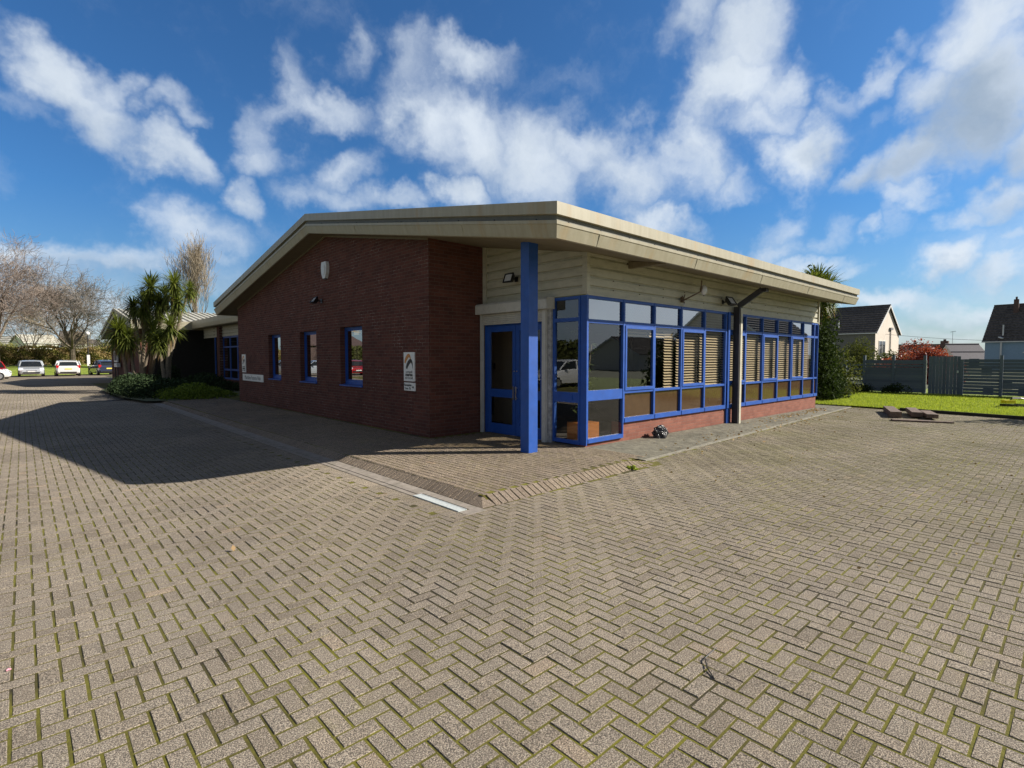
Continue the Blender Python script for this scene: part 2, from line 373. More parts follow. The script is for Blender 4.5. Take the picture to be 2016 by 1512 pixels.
M['glass'] = glassmat('tinted_glass', (0.80, 0.77, 0.70), 0.02, 1.15)
M['glass_clear'] = glassmat('door_glass', (0.85, 0.84, 0.80), -0.02, 0.9)
M['glass_high'] = glassmat('transom_glass', (0.30, 0.27, 0.22), 0.26, 1.4)
M['lampglass'] = simple('lamp_glass', (0.6, 0.6, 0.62), 0.1, var=0.1)
M['spandrel'] = simple('brown_spandrel_panel', (0.075, 0.045, 0.022), 0.08, var=0.1, spec=0.6)
M['cream_in'] = simple('interior_wall', (0.50, 0.44, 0.34), 0.8, var=0.04)
M['dark_in_shade'] = simple('interior_and_shade_dark', (0.02, 0.018, 0.016), 0.9, var=0.2)  # dark interiors; also paints the shade on the second block's side wall
M['carpet'] = simple('carpet', (0.045, 0.045, 0.05), 0.95, var=0.3, scale=40)
M['blind'] = simple('venetian_blind', (0.56, 0.49, 0.36), 0.5, var=0.05)
M['orange_wood'] = simple('orange_wood', (0.42, 0.16, 0.04), 0.4, var=0.15, sc3=(1, 1, 8))
M['galv'] = simple('galvanised_steel', (0.55, 0.59, 0.59), 0.5, metal=0.1, var=0.15, scale=30)
M['steel'] = simple('brushed_steel', (0.6, 0.6, 0.6), 0.3, metal=0.9, var=0.05)
M['rust'] = simple('rusty_bracket', (0.14, 0.10, 0.07), 0.8, var=0.4, scale=30)
M['channel'] = simple('drain_concrete', (0.27, 0.235, 0.20), 0.85, var=0.25, scale=8, bumps=0.3, bscale=120, dirt=((0.10, 0.10, 0.05), 5, 0.6))
M['bark'] = simple('bark', (0.11, 0.085, 0.06), 0.9, var=0.4, scale=18, bumps=0.6, bscale=25, dirt=((0.20, 0.20, 0.13), 8, 0.7))
M['twig'] = simple('twig_bark', (0.19, 0.17, 0.15), 0.85, var=0.35, scale=2.5)
M['twig_red'] = simple('reddish_twig_bark', (0.22, 0.175, 0.145), 0.85, var=0.35, scale=2.5)
M['twig_pale'] = simple('pale_twig_bark', (0.30, 0.25, 0.18), 0.85, var=0.3, scale=2.5)
M['palmbark'] = simple('palm_bark', (0.20, 0.16, 0.115), 0.9, var=0.35, scale=14, bumps=0.5, bscale=30)
M['palmleaf'] = leafmat('cordyline_leaf', (0.03, 0.052, 0.010), (0.20, 0.23, 0.05), 0.4, 0.45)
M['palmdead'] = leafmat('dead_cordyline_leaf', (0.20, 0.13, 0.06), (0.33, 0.24, 0.12), 0.2, 0.8)
M['juniper'] = leafmat('juniper_leaf', (0.012, 0.024, 0.010), (0.045, 0.07, 0.03), 0.15, 0.8, 3)
M['shrubgreen'] = leafmat('bright_shrub_leaf', (0.06, 0.10, 0.012), (0.22, 0.28, 0.045), 0.3, 0.6, 3)
M['evergreen'] = leafmat('evergreen_leaf', (0.012, 0.024, 0.008), (0.05, 0.075, 0.022), 0.2, 0.85)
M['olive'] = leafmat('olive_leaf', (0.035, 0.045, 0.012), (0.13, 0.14, 0.045), 0.3, 0.85)
M['redleaf'] = leafmat('red_leaf', (0.15, 0.025, 0.02), (0.42, 0.10, 0.07), 0.3, 0.5)
M['hedge'] = leafmat('hedge_leaf', (0.07, 0.08, 0.02), (0.32, 0.30, 0.09), 0.3, 0.6, 1.5)
M['hedgebrown'] = leafmat('hedge_brown_leaf', (0.20, 0.14, 0.06), (0.42, 0.32, 0.16), 0.25, 0.7, 1.5)
M['deadleaf'] = leafmat('dead_leaf', (0.20, 0.10, 0.04), (0.5, 0.36, 0.2), 0.2, 0.7)
M['plantleaf'] = leafmat('houseplant_leaf', (0.02, 0.05, 0.012), (0.10, 0.13, 0.04), 0.2, 0.3)
def rooftile(name, a, b_):
    m, t, b = mat(name); g = posvec(t); n = noise(t, g, 5, 5, 0.7); n2 = noise(t, g, 0.8, 3)
    c = ramp(t, n, [(0.40, a), (0.85, b_)]); c = mix(t, 0.5, c, ramp(t, n2, [(0.3, (0.6, 0.6, 0.6)), (0.7, (1, 1, 1))]), 'MULTIPLY')
    tl(t, c, b.inputs['Base Color']); b.inputs['Roughness'].default_value = 0.9
    return m
M['tile'] = rooftile('brown_concrete_tile', (0.06, 0.05, 0.044), (0.22, 0.19, 0.165))
M['tile_red'] = rooftile('reddish_brown_tile', (0.05, 0.032, 0.024), (0.14, 0.10, 0.075))
M['slate'] = simple('grey_slate', (0.12, 0.11, 0.12), 0.7, var=0.15)
M['metalroof'] = simple('pale_metal_roof', (0.50, 0.48, 0.40), 0.5, var=0.1, scale=2, dirt=((0.25, 0.24, 0.18), 1.5, 0.4))
M['render_cream'] = simple('cream_render', (0.66, 0.59, 0.51), 0.9, var=0.05, scale=1.5, dirt=((0.45, 0.40, 0.30), 0.6, 0.4, (1, 1, .3)))
M['shade_render'] = simple('shade_grey_render', (0.20, 0.19, 0.165), 0.95, var=0.2, scale=8)  # house render with its shade put into the colour
M['render_blue'] = simple('blue_render', (0.28, 0.40, 0.52), 0.85, var=0.06)
M['render_white'] = simple('white_render', (0.75, 0.74, 0.68), 0.85, var=0.05)
M['houseglass'] = simple('dark_window_glass', (0.03, 0.035, 0.04), 0.08, var=0.3, spec=0.8)
def fencemat():
    m, t, b = mat('blue_green_fence_stain'); isl = tn(t, 'ShaderNodeNewGeometry').outputs['Random Per Island']
    g = posvec(t); n = noise(t, g, 3, 5, 0.6, (1, 1, 6))
    f = mmath(t, 'ADD', mmath(t, 'MULTIPLY', isl, 0.5), mmath(t, 'MULTIPLY', n, 0.5))
    c = ramp(t, f, [(0.15, (0.085, 0.108, 0.145)), (0.6, (0.12, 0.15, 0.20)), (0.9, (0.15, 0.18, 0.21))])
    tl(t, c, b.inputs['Base Color']); b.inputs['Roughness'].default_value = 0.85
    return m
M['fence'] = fencemat()
M['sleeper'] = simple('weathered_timber', (0.15, 0.105, 0.08), 0.85, var=0.35, scale=9, bumps=0.5, bscale=40, dirt=((0.05, 0.035, 0.03), 6, 0.7))
M['kerbboard'] = simple('black_kerb', (0.03, 0.028, 0.024), 0.9, var=0.3, scale=9)
M['yellow'] = simple('yellow_plastic', (0.75, 0.62, 0.02), 0.4, var=0.08)
M['bag'] = None
def bagmat():
    m, t, b = mat('black_bin_bag'); b.inputs['Base Color'].default_value = (0.06, 0.06, 0.065, 1); b.inputs['Roughness'].default_value = 0.22
    b.inputs['Specular IOR Level'].default_value = 0.8
    bump(t, b, noise(t, objvec(t), 14, 6, 0.65), 1.0, 0.06); return m
M['bag'] = bagmat()
def grassmat():
    m, t, b = mat('lawn_soil'); g = posvec(t)
    n = noise(t, g, 2.2, 6, 0.7, (1, 1, 1)); n2 = noise(t, g, 45, 4, 0.7)
    c = ramp(t, n, [(0.3, (0.13, 0.20, 0.018)), (0.55, (0.25, 0.32, 0.03)), (0.8, (0.40, 0.40, 0.09))])
    c = mix(t, 0.6, c, ramp(t, n2, [(0.3, (0.5, 0.5, 0.5)), (0.7, (1.15, 1.15, 1.1))]), 'MULTIPLY')
    tl(t, c, b.inputs['Base Color']); b.inputs['Roughness'].default_value = 0.9; bump(t, b, n2, 0.8, 0.05)
    return m
M['lawn'] = grassmat()
M['blade'] = leafmat('grass_blade', (0.19, 0.26, 0.035), (0.44, 0.48, 0.10), 0.4, 0.6, 1.0)
def pavermat(name='block_paver', tint=(0.90, 0.885, 0.865)):
    m, t, b = mat(name); g = posvec(t); isl = tn(t, 'ShaderNodeNewGeometry').outputs['Random Per Island']
    c = ramp(t, isl, [(0.0, (0.215, 0.188, 0.160)), (0.35, (0.262, 0.232, 0.200)), (0.7, (0.250, 0.224, 0.196)), (0.985, (0.275, 0.24, 0.205)), (1.0, (0.30, 0.245, 0.195))])
    # aggregate speckle
    sp = noise(t, g, 150, 2, 0.8); c = mix(t, 0.85, c, ramp(t, sp, [(0.36, (0.20, 0.19, 0.18)), (0.5, (0.90, 0.90, 0.90)), (0.62, (2.4, 2.35, 2.2))]), 'MULTIPLY')
    vo = tn(t, 'ShaderNodeTexVoronoi', feature='F1'); vo.inputs['Scale'].default_value = 95; tl(t, g, vo.inputs['Vector'])
    pick = tn(t, 'ShaderNodeSeparateColor'); tl(t, vo.outputs['Color'], pick.inputs[0])
    wh = mmath(t, 'MULTIPLY', fr(t, vo.outputs['Distance'], 0.40, 0.25), fr(t, pick.outputs[0], 0.70, 0.8))
    c = mix(t, mmath(t, 'MULTIPLY', wh, 0.7), c, (0.62, 0.58, 0.50))
    # broad wear, tan and mossy patches
    n1 = noise(t, g, 0.45, 5, 0.6); c = mix(t, 0.7, c, ramp(t, n1, [(0.3, (0.80, 0.79, 0.78)), (0.7, (1.16, 1.13, 1.06))]), 'MULTIPLY')
    n2 = noise(t, g, 1.3, 6, 0.75); c = mix(t, fr(t, n2, 0.58, 0.78, 0, 0.50), c, (0.20, 0.185, 0.055))
    n3 = noise(t, g, 3.4, 5, 0.7); c = mix(t, fr(t, n3, 0.62, 0.80, 0, 0.55), c, (0.44, 0.35, 0.24))
    n4 = noise(t, g, 2.1, 6, 0.8); c = mix(t, fr(t, n4, 0.62, 0.78, 0, 0.45), c, (0.11, 0.10, 0.085))
    # moss film spreading over the yard on the sunny side, and large soft stains
    sx = tn(t, 'ShaderNodeSeparateXYZ'); tl(t, g, sx.inputs[0]); east = fr(t, sx.outputs[0], 4.5, 10.0, 0.0, 1.0)
    n5 = noise(t, g, 0.9, 7, 0.8); c = mix(t, mmath(t, 'MULTIPLY', east, fr(t, n5, 0.36, 0.62, 0.08, 0.72)), c, (0.135, 0.130, 0.060))
    n6 = noise(t, g, 0.33, 4, 0.7); c = mix(t, 0.8, c, ramp(t, n6, [(0.35, (0.74, 0.73, 0.72)), (0.62, (1.05, 1.05, 1.04))]), 'MULTIPLY')
    c = mix(t, 1.0, c, tint, 'MULTIPLY')
    tl(t, c, b.inputs['Base Color']); b.inputs['Roughness'].default_value = 0.92; b.inputs['Specular IOR Level'].default_value = 0.2
    bump(t, b, sp, 0.9, 0.007)
    return m
M['paver'] = pavermat()
M['paver_dark'] = pavermat('platform_paver', (0.86, 0.80, 0.76))
def jointmat():
    m, t, b = mat('mossy_joint_sand'); g = posvec(t)
    n = noise(t, g, 1.1, 5, 0.7); n2 = noise(t, g, 60, 4, 0.7)
    c = ramp(t, n, [(0.34, (0.028, 0.020, 0.012)), (0.46, (0.10, 0.088, 0.012)), (0.72, (0.20, 0.19, 0.012))])
    c = mix(t, 0.6, c, ramp(t, n2, [(0.3, (0.45, 0.42, 0.4)), (0.7, (1.15, 1.2, 1.0))]), 'MULTIPLY')
    tl(t, c, b.inputs['Base Color']); b.inputs['Roughness'].default_value = 1.0; bump(t, b, n2, 0.8, 0.01); return m
M['joint'] = jointmat()
M['farpave'] = simple('far_paving', (0.20, 0.165, 0.12), 0.95, var=0.22, scale=0.8, dirt=((0.10, 0.085, 0.06), 2.0, 0.6))
M['earth'] = simple('rough_ground', (0.10, 0.11, 0.05), 1.0, var=0.35, scale=0.4)
M['concrete'] = simple('weathered_concrete', (0.145, 0.135, 0.10), 0.95, var=0.4, scale=9, bumps=1.0, bscale=60, dirt=((0.05, 0.047, 0.03), 1.3, 1.0))
M['concrete_edge'] = simple('concrete_edging', (0.24, 0.225, 0.18), 0.9, var=0.3, scale=10, bumps=0.6, bscale=60, dirt=((0.09, 0.085, 0.045), 1.6, 1.0))
M['chimbrick'] = simple('chimney_brick', (0.11, 0.07, 0.06), 0.9, var=0.3, scale=4)
M['signface'] = simple('sign_face', (0.82, 0.82, 0.80), 0.35, var=0.04)
M['signorange'] = simple('sign_orange', (0.62, 0.25, 0.05), 0.4, var=0.05)
M['signgrey'] = simple('sign_grey_lettering', (0.22, 0.22, 0.22), 0.5)
M['tyre'] = simple('tyre_rubber', (0.012, 0.012, 0.012), 0.85)
M['rim'] = simple('alloy_rim', (0.45, 0.45, 0.46), 0.3, metal=0.7)
M['carglass'] = simple('car_glass', (0.015, 0.018, 0.02), 0.04, var=0.2, spec=0.9)
M['redlight'] = simple('tail_lamp_red', (0.45, 0.01, 0.01), 0.15)
M['headlight'] = simple('headlamp', (0.75, 0.77, 0.8), 0.08, spec=0.8)
M['plate_y'] = simple('yellow_plate', (0.75, 0.6, 0.1), 0.4); M['plate_w'] = simple('white_plate', (0.75, 0.75, 0.72), 0.4)
def paint(name, c): return simple(name, c, 0.28, metal=0.15, var=0.03, coat=1.0, obj_space=True)
M['p_silver'] = paint('silver_car_paint', (0.46, 0.49, 0.52)); M['p_white'] = paint('white_car_paint', (0.78, 0.78, 0.78))
M['p_navy'] = paint('navy_car_paint', (0.035, 0.045, 0.085)); M['p_red'] = paint('red_car_paint', (0.42, 0.012, 0.02)); M['p_grey'] = paint('grey_car_paint', (0.16, 0.17, 0.18))
M['patch'] = simple('worn_asphalt', (0.085, 0.075, 0.062), 0.95, var=0.25, scale=3, bumps=0.4, bscale=80)
M['iron'] = simple('cast_iron_cover', (0.07, 0.065, 0.06), 0.6, metal=0.4, var=0.3, scale=20)
M['pink'] = simple('pink_petal', (0.75, 0.35, 0.42), 0.6)

# ------------------------------------------------------------------ key dimensions (metres)
GX = 6.155            # brick gable face
GY0, GY1 = 9.2, 22.25  # its ends
DX = 7.6              # door wall
LY = 6.263            # long glazed wall
LX1 = 19.75
PZ = 0.09             # raised entrance paving
RX0, RX1, RY0, RYR, RY1 = 5.6, 20.03, 5.154, 14.13, 23.38
def ztop(y): return 5.517 - 0.1752 * abs(y - RYR)
# ==================================================================
#  GROUND
# ==================================================================
def flat(name, poly, z, m, **k):
    mb = MB(); mb.v = [(x, y, z) for x, y in poly]; mb.f = [tuple(range(len(poly)))]
    return obj(name, mb, m, kind='structure', **k)
flat('ground', [(-400, -400), (500, -400), (500, 600), (-400, 600)], -0.05, M['earth'])
flat('paving_bed', [(-14, -9), (21.2, -9), (21.45, 2.0), (21.8, 6.8), (21.9, 8.2), (8.0, 8.2), (8.0, 48), (-14, 48)], -0.0030, M['joint'])
flat('far_paving', [(-14, 45.5), (5.7, 45.5), (5.7, 69), (-30, 69), (-30, 45.5)], -0.002, M['farpave'])
flat('far_road', [(-60, 63), (40, 63), (40, 70), (-60, 70)], 0.002, M['farpave'])
flat('side_car_park', [(-40, 0), (-13.9, 0), (-13.9, 62), (-40, 62)], -0.003, M['farpave'])

CAMR = np.array([[MW[0][0], MW[0][1]], [-MW[2][0], -MW[2][1]]])
def pavers(name, cx, cy, lx, ly, matk, z=0.0, keep=None, bevel=True, jz=None):
    """cx, cy: centres; lx, ly: full sizes. Each block is a chamfered island."""
    n = len(cx)
    g = 0.0056; ch = 0.0034
    hx = lx / 2 - g; hy = ly / 2 - g
    jx = RNG.normal(0, 0.0009, n); jy = RNG.normal(0, 0.0009, n); jr = RNG.normal(0, 0.006, n)
    hz = np.clip(RNG.normal(0.0004, 0.0011, n), -0.0012, 0.003); tx = RNG.normal(0, 0.006, n); ty = RNG.normal(0, 0.006, n)
    V = np.zeros((n, 8, 3)); sx = np.array([-1, 1, 1, -1]); sy = np.array([-1, -1, 1, 1])
    for k in range(4):
        for lev, (inset, dz) in enumerate(((ch, 0.0), (0.0, -0.006))):
            x = sx[k] * (hx - inset); y = sy[k] * (hy - inset)
            xr = x - jr * y; yr = y + jr * x
            V[:, lev * 4 + k, 0] = cx + jx + xr; V[:, lev * 4 + k, 1] = cy + jy + yr
            V[:, lev * 4 + k, 2] = z + hz + dz + (tx * x + ty * y if lev == 0 else 0)
    base = (np.arange(n) * 8)[:, None]
    fs = [(0, 1, 2, 3), (4, 5, 1, 0), (5, 6, 2, 1), (6, 7, 3, 2), (7, 4, 0, 3)]
    Fq = np.concatenate([base + np.array(f)[None, :] for f in fs])
    return V.reshape(-1, 3), Fq
# herringbone field
W_ = 0.1
ii, jj = np.meshgrid(np.arange(-140, 218), np.arange(-90, 482), indexing='ij')
k4 = (ii - jj) % 4
H = k4 == 0; Vv = k4 == 3
cx = np.concatenate([(ii[H] + 1) * W_, (ii[Vv] + .5) * W_]); cy = np.concatenate([(jj[H] + .5) * W_, (jj[Vv] + 1) * W_])
lx = np.concatenate([np.full(H.sum(), .2), np.full(Vv.sum(), .1)]); ly = np.concatenate([np.full(H.sum(), .1), np.full(Vv.sum(), .2)])
c2 = CAMR @ np.stack([cx, cy]); dep = c2[1]; dist = np.hypot(cx, cy)
ok = (dep > -0.3) & (np.abs(c2[0]) < 1.28 * dep + 1.5) & (dist < 46)
def edge_lawn(y): return 20.65 + 0.17 * (y - 1.2)
ok &= ~((cx > 3.37) & (cy > 4.70) & (cx < 7.72)) & ~((cx >= 7.6) & (cy > 5.02 + 0.04 * (cx - 7.6)) & (cx < 19.9)) & ~((cx >= 19.9) & (cy > 5.5)) & (cx < edge_lawn(cy) - 0.05) & (cx < 21.4)
ok &= ~((cx > 7.7) & (cy > 9))
patchm = ((cx - 2.55) / 0.85) ** 2 + ((cy - 28.6) / 2.3) ** 2 < 1
ok &= ~patchm
V, Fq = pavers('p', cx[ok], cy[ok], lx[ok], ly[ok], None)
bigmesh('block_paving', V, Fq, M['paver'], kind='structure')
flat('paving_patch', [(2.55 + .84 * cos(a), 28.6 + 2.28 * sin(a)) for a in np.linspace(0, 2 * pi, 28)[:-1]], -0.001, M['patch'])
# border course along the drain: blocks laid across
yy = np.arange(4.75, 26.3, 0.1); V, Fq = pavers('b', np.full(len(yy), 3.47), yy, np.full(len(yy), .2), np.full(len(yy), .1), None)
bigmesh('border_course', V, Fq, M['paver'], kind='structure')
# drain channel
mb = MB(); mb.box(3.575, 3.655, 5.75, 26.3, -0.03, 0.003); mb.box(3.672, 3.86, 5.75, 26.3, -0.03, 0.004); mb.box(3.735, 3.86, 4.62, 5.75, -0.03, 0.004); mb.box(3.575, 3.735, 4.62, 4.78, -0.03, 0.003); mb.box(3.655, 3.672, 4.62, 26.3, -0.05, -0.03)
obj('drain_channel', mb, M['channel'], kind='structure')
g = root('drain_grate', (3.62, 4.8, 0), 'pale galvanised drain grate at the paved corner of the platform', 'drain grate')
mb = MB(); mb.box(3.578, 3.59, 4.79, 5.74, -0.02, 0.010); mb.box(3.69, 3.702, 4.79, 5.74, -0.02, 0.010)
obj('frame', mb, M['galv'], g)
mb = MB()
for i in range(38): mb.box(3.59, 3.69, 4.795 + i * .025, 4.814 + i * .025, -0.015, 0.008)
obj('grille', mb, M['galv'], g)
# raised platform: solid bed, running bond top, sloped soldier edge
mb = MB()
mb.prism([(4.03, 4.90), (7.2, 4.98), (7.62, 5.2), (7.64, 6.2), (7.64, 9.25), (6.2, 9.25), (6.2, 22.3), (8.6, 22.3), (8.6, 26.0), (3.99, 26.0)], 'z', -0.02, PZ - 0.0030)
obj('platform_bed', mb, M['joint'], kind='structure')
rows = np.arange(4.10, 7.64, 0.1); px_, py_ = [], []
for r, x in enumerate(rows):
    for y in np.arange(5.0 + (r % 2) * .1, 26.0, 0.2):
        if y < 4.85 + 0.1 + 0.025 * (x - 4): continue
        if x > 6.06 and y > 9.1: continue
        px_.append(x); py_.append(y)
px_, py_ = np.array(px_), np.array(py_)
V, Fq = pavers('q', px_, py_, np.full(len(px_), .1), np.full(len(px_), .2), None, z=PZ)
Vl, Fl = [V], [Fq]
# sloped edges: long blocks tipping down to the drain (x side) and to the yard (y side)
yy = np.arange(5.02, 26.0, 0.1); Ve, Fe = pavers('e', np.full(len(yy), 3.955), yy, np.full(len(yy), .19), np.full(len(yy), .1), None, z=0)
Ve[:, 2] += np.clip((Ve[:, 0] - 3.86) / .18, 0, 1) * (PZ) + 0.003; Vl.append(Ve); Fl.append(Fe + sum(len(a) for a in Vl[:-1]))
xx = np.arange(4.12, 7.6, 0.1); Ve, Fe = pavers('e', xx, 4.80 + 0.025 * (xx - 4), np.full(len(xx), .1), np.full(len(xx), .2), None, z=0)
Ve[:, 2] += np.clip((Ve[:, 1] - (4.70 + 0.025 * (Ve[:, 0] - 4))) / .19, 0, 1) * PZ * np.clip((7.7 - Ve[:, 0]) / .6, .25, 1) + 0.003
Vl.append(Ve); Fl.append(Fe + sum(len(a) for a in Vl[:-1]))
bigmesh('platform_paving', np.concatenate(Vl), np.concatenate(Fl), M['paver_dark'], kind='structure')
mb = MB(); mb.v = [(3.862, 4.70, 0.004), (4.07, 4.71, 0.004), (4.06, 4.96, PZ), (3.865, 5.0, 0.01)]; mb.f = [(0, 1, 2), (0, 2, 3)]
obj('platform_corner', mb, M['paver_dark'], kind='structure')
mb = MB(); mb.v = [(3.86, 4.90, -0.012), (4.05, 4.90, PZ - .014), (4.05, 26, PZ - .014), (3.86, 26, -0.012), (4.0, 4.70, -0.012), (7.7, 4.79, -0.012), (7.7, 4.99, 0.005), (7.1, 4.975, PZ * .8), (4.05, 4.90, PZ - .014)]; mb.f = [(0, 1, 2, 3), (4, 5, 6, 7, 8)]
obj('platform_slope', mb, M['joint'], kind='structure')
# concrete apron along the long wall
mb = MB(); mb.v = [(7.7, 5.12, 0.012), (19.9, 5.60, 0.012), (21.4, 5.7, 0.012), (21.6, 7.2, 0.012), (19.9, 6.5, 0.03), (19.85, 6.25, 0.05), (7.62, 6.28, 0.085), (7.56, 6.1, 0.09)]
mb.f = [(0, 1, 5, 6, 7), (1, 2, 3, 4, 5)]
obj('concrete_apron', mb, M['concrete'], kind='structure')
mb = MB(); mb.prism([(7.68, 5.02), (21.3, 5.62), (21.3, 5.69), (7.68, 5.10)], 'z', -0.02, 0.016)
obj('apron_edging', mb, M['concrete_edge'], kind='structure')
# lawn on the right
def lawn_sheet(name, poly, z):
    return flat(name, poly, z, M['lawn'])
lawn_sheet('lawn', [(20.72, 1.2), (21.9, 7.9), (20.3, 7.9), (20.3, 30), (36, 30), (36, -30), (15.4, -30)], 0.045)
mb = MB()
mb.beam((15.5, -29.8, 0.03), (20.68, 1.2, 0.03), 0.05, 0.13); mb.beam((20.68, 1.2, 0.03), (21.2, 4.2, 0.03), 0.05, 0.13)
obj('lawn_edging', mb, M['kerbboard'], kind='structure')
def blades(name, n, fx, h0, h1, matk, wid=0.006, **k):
    P = fx(n); a = RNG.uniform(0, 2 * pi, n); h = RNG.uniform(h0, h1, n); lean = RNG.uniform(0.1, 0.7, n) * h
    la = RNG.uniform(0, 2 * pi, n)
    dx, dy = np.cos(a) * wid, np.sin(a) * wid
    V = np.zeros((n, 3, 3)); V[:, 0] = P; V[:, 1] = P; V[:, 2] = P
    V[:, 0, 0] -= dx; V[:, 0, 1] -= dy; V[:, 1, 0] += dx; V[:, 1, 1] += dy
    V[:, 2, 0] += np.cos(la) * lean; V[:, 2, 1] += np.sin(la) * lean; V[:, 2, 2] += h
    return bigmesh(name, V.reshape(-1, 3), np.arange(n * 3).reshape(-1, 3), matk, **k)
def f_lawn(n):
    y = RNG.uniform(-1.5, 9.5, n); x0 = np.where(y < 5.5, edge_lawn(y) + .08, 20.1); x0 = np.where(y > 7.2, 20.1, np.maximum(x0, 21.4 * (y > 5.5)))
    u = RNG.random(n) ** 1.3; x = x0 + u * (31 - x0); return np.stack([x, y, np.full(n, 0.045)], 1)
blades('lawn_grass', 75000, f_lawn, 0.03, 0.075, M['blade'], 0.009, kind='stuff', label='short bright sunlit lawn grass before the fence', cat='grass')

# grass bank behind the parked cars
mb = MB(); nx = 60
prof = [(69.5, 0.0), (71, 0.25), (74, 0.55), (78, 0.75), (84, 1.1), (100, 1.8), (140, 2.4), (220, 3.0), (330, 4)]
xs = np.linspace(-120, 160, nx)
for (y, z) in prof:
    for x in xs: mb.v.append((x, y, z + .5 * sin(x * .05 + y * .02) * min(1, max(0, (y - 90) / 60))))
for r in range(len(prof) - 1):
    for c in range(nx - 1): mb.f.append((r * nx + c, r * nx + c + 1, (r + 1) * nx + c + 1, (r + 1) * nx + c))
obj('grass_bank', mb, M['lawn'], kind='structure')
# distant hillside (east)
mb = MB(); mb.v = []; 
prof = [(34, 0.0), (60, 0.1), (140, 0.5), (300, 3)]
for (x, z) in prof:
    for y in np.linspace(-120, 68, 12): mb.v.append((x, y, z))
for r in range(3):
    for c in range(11): mb.f.append((r * 12 + c, r * 12 + c + 1, (r + 1) * 12 + c + 1, (r + 1) * 12 + c))
obj('garden_ground', mb, M['earth'], kind='structure')

# ==================================================================
#  MAIN BUILDING
# ==================================================================
B = root('office_building', (13, 14, 0), 'low brick office with shallow pitched cream roof and blue framed corner glazing', 'building')
def wallx(x, thick, ybr, zbr, opens, top, inner=1):
    """wall with normal -X at plane x; opens: list of (y0,y1,z0,z1); top: function of y"""
    mb = MB()
    ys = sorted(set(ybr + [o[0] for o in opens] + [o[1] for o in opens])); zs = sorted(set(zbr + [o[2] for o in opens] + [o[3] for o in opens]))
    for a, b in zip(ys[:-1], ys[1:]):
        for c, d in zip(zs[:-1], zs[1:]):
            if any(a >= o[0] - 1e-6 and b <= o[1] + 1e-6 and c >= o[2] - 1e-6 and d <= o[3] + 1e-6 for o in opens): continue
            for xx, fl in ((x, 0), (x + thick, 1)):
                q = [(xx, b, c), (xx, a, c), (xx, a, d), (xx, b, d)]
                mb.quad(*(q if not fl else q[::-1]))
        t0, t1 = top(a), top(b); z = zs[-1]
        mb.quad((x, b, z), (x, a, z), (x, a, t0), (x, b, t1)); mb.quad((x + thick, a, z), (x + thick, b, z), (x + thick, b, t1), (x + thick, a, t0))
    for (a, b, c, d) in opens:
        mb.quad((x, a, c), (x, b, c), (x + thick, b, c), (x + thick, a, c)); mb.quad((x, b, d), (x, a, d), (x + thick, a, d), (x + thick, b, d))
        mb.quad((x, a, d), (x, a, c), (x + thick, a, c), (x + thick, a, d)); mb.quad((x, b, c), (x, b, d), (x + thick, b, d), (x + thick, b, c))
    return mb
WINS = [(17.72, 18.86, 1.04, 2.50), (14.88, 16.08, 1.04, 2.51), (12.12, 13.34, 1.045, 2.53)]
mb = wallx(GX, 0.3, [GY0, RYR, GY1], [-0.02, 3.3], WINS, lambda y: ztop(y) - 0.47)
obj('gable_wall', mb, M['brick_x'], B)
mb = MB(); mb.prism([(GX + 0.0, -0.02), (DX + .1, -0.02), (DX + .1, 4.2), (GX + 0.0, 4.2)][::-1], 'y', GY0, GY0 + .25)
mb = MB(); mb.box(GX + 0.002, DX + .1, GY0, GY0 + .25, -0.02, 4.17)
obj('return_wall', mb, M['brick_y'], B)
mb = MB(); mb.box(GX, GX + .3, GY1, GY1 + 0.001, -.02, 3.55)
mb = MB(); mb.box(GX + 0.002, 9.0, GY1 - .25, GY1 - 0.002, -0.02, 3.6)
obj('side_wall', mb, M['brick_y'], B)
# plinth below the glazing
mb = MB(); mb.box(8.72, LX1, LY + .02, LY + .25, -0.02, 0.455); mb.box(DX + .02, 8.72, LY + .02, LY + .25, -0.02, 0.158)
obj('brick_plinth', mb, M['brick_plinth'], B)
mb = MB(); mb.box(LX1 - .25, LX1 + .005, LY + .26, 22, -0.02, 3.6); obj('rear_wall', mb, M['brick_x'], B)

# gable windows
for (a, b, c, d) in WINS:
    X = GX + 0.13; fw = 0.055
    mb = MB(); mb.box(X, X + .06, a + .001, a + fw, c + .001, d - .001); mb.box(X, X + .06, b - fw, b - .001, c + .001, d - .001)
    mb.box(X, X + .06, a + fw, b - fw, d - fw, d - .001); mb.box(X, X + .06, a + fw, b - fw, c + .001, c + .09)
    mb.box(X + .018, X + .05, a + fw, a + fw + .04, c + .09, d - fw); mb.box(X + .018, X + .05, b - fw - .04, b - fw, c + .09, d - fw)
    mb.box(X + .018, X + .05, a + fw + .04, b - fw - .04, c + .09, c + .13); mb.box(X + .018, X + .05, a + fw + .04, b - fw - .04, d - fw - .04, d - fw)
    w = obj('window', mb, M['blue'], B)
    mb = MB(); mb.quad((X + .03, b - fw - .03, c + .12), (X + .03, a + fw + .03, c + .12), (X + .03, a + fw + .03, d - fw - .03), (X + .03, b - fw - .03, d - fw - .03)); obj('pane', mb, M['glass_high'], w)
    mb = MB(); mb.prism([(GX - .035, c - .035), (X, c - .02), (X, c + .012), (GX - .035, c - .005)], 'y', a - .015, b + .015); obj('sill', mb, M['blue'], w)
    mb = MB(); mb.box(X + .7, X + .72, a - .6, b + .6, .2, 2.9); obj('interior_back', mb, M['dark_in_shade'], w)

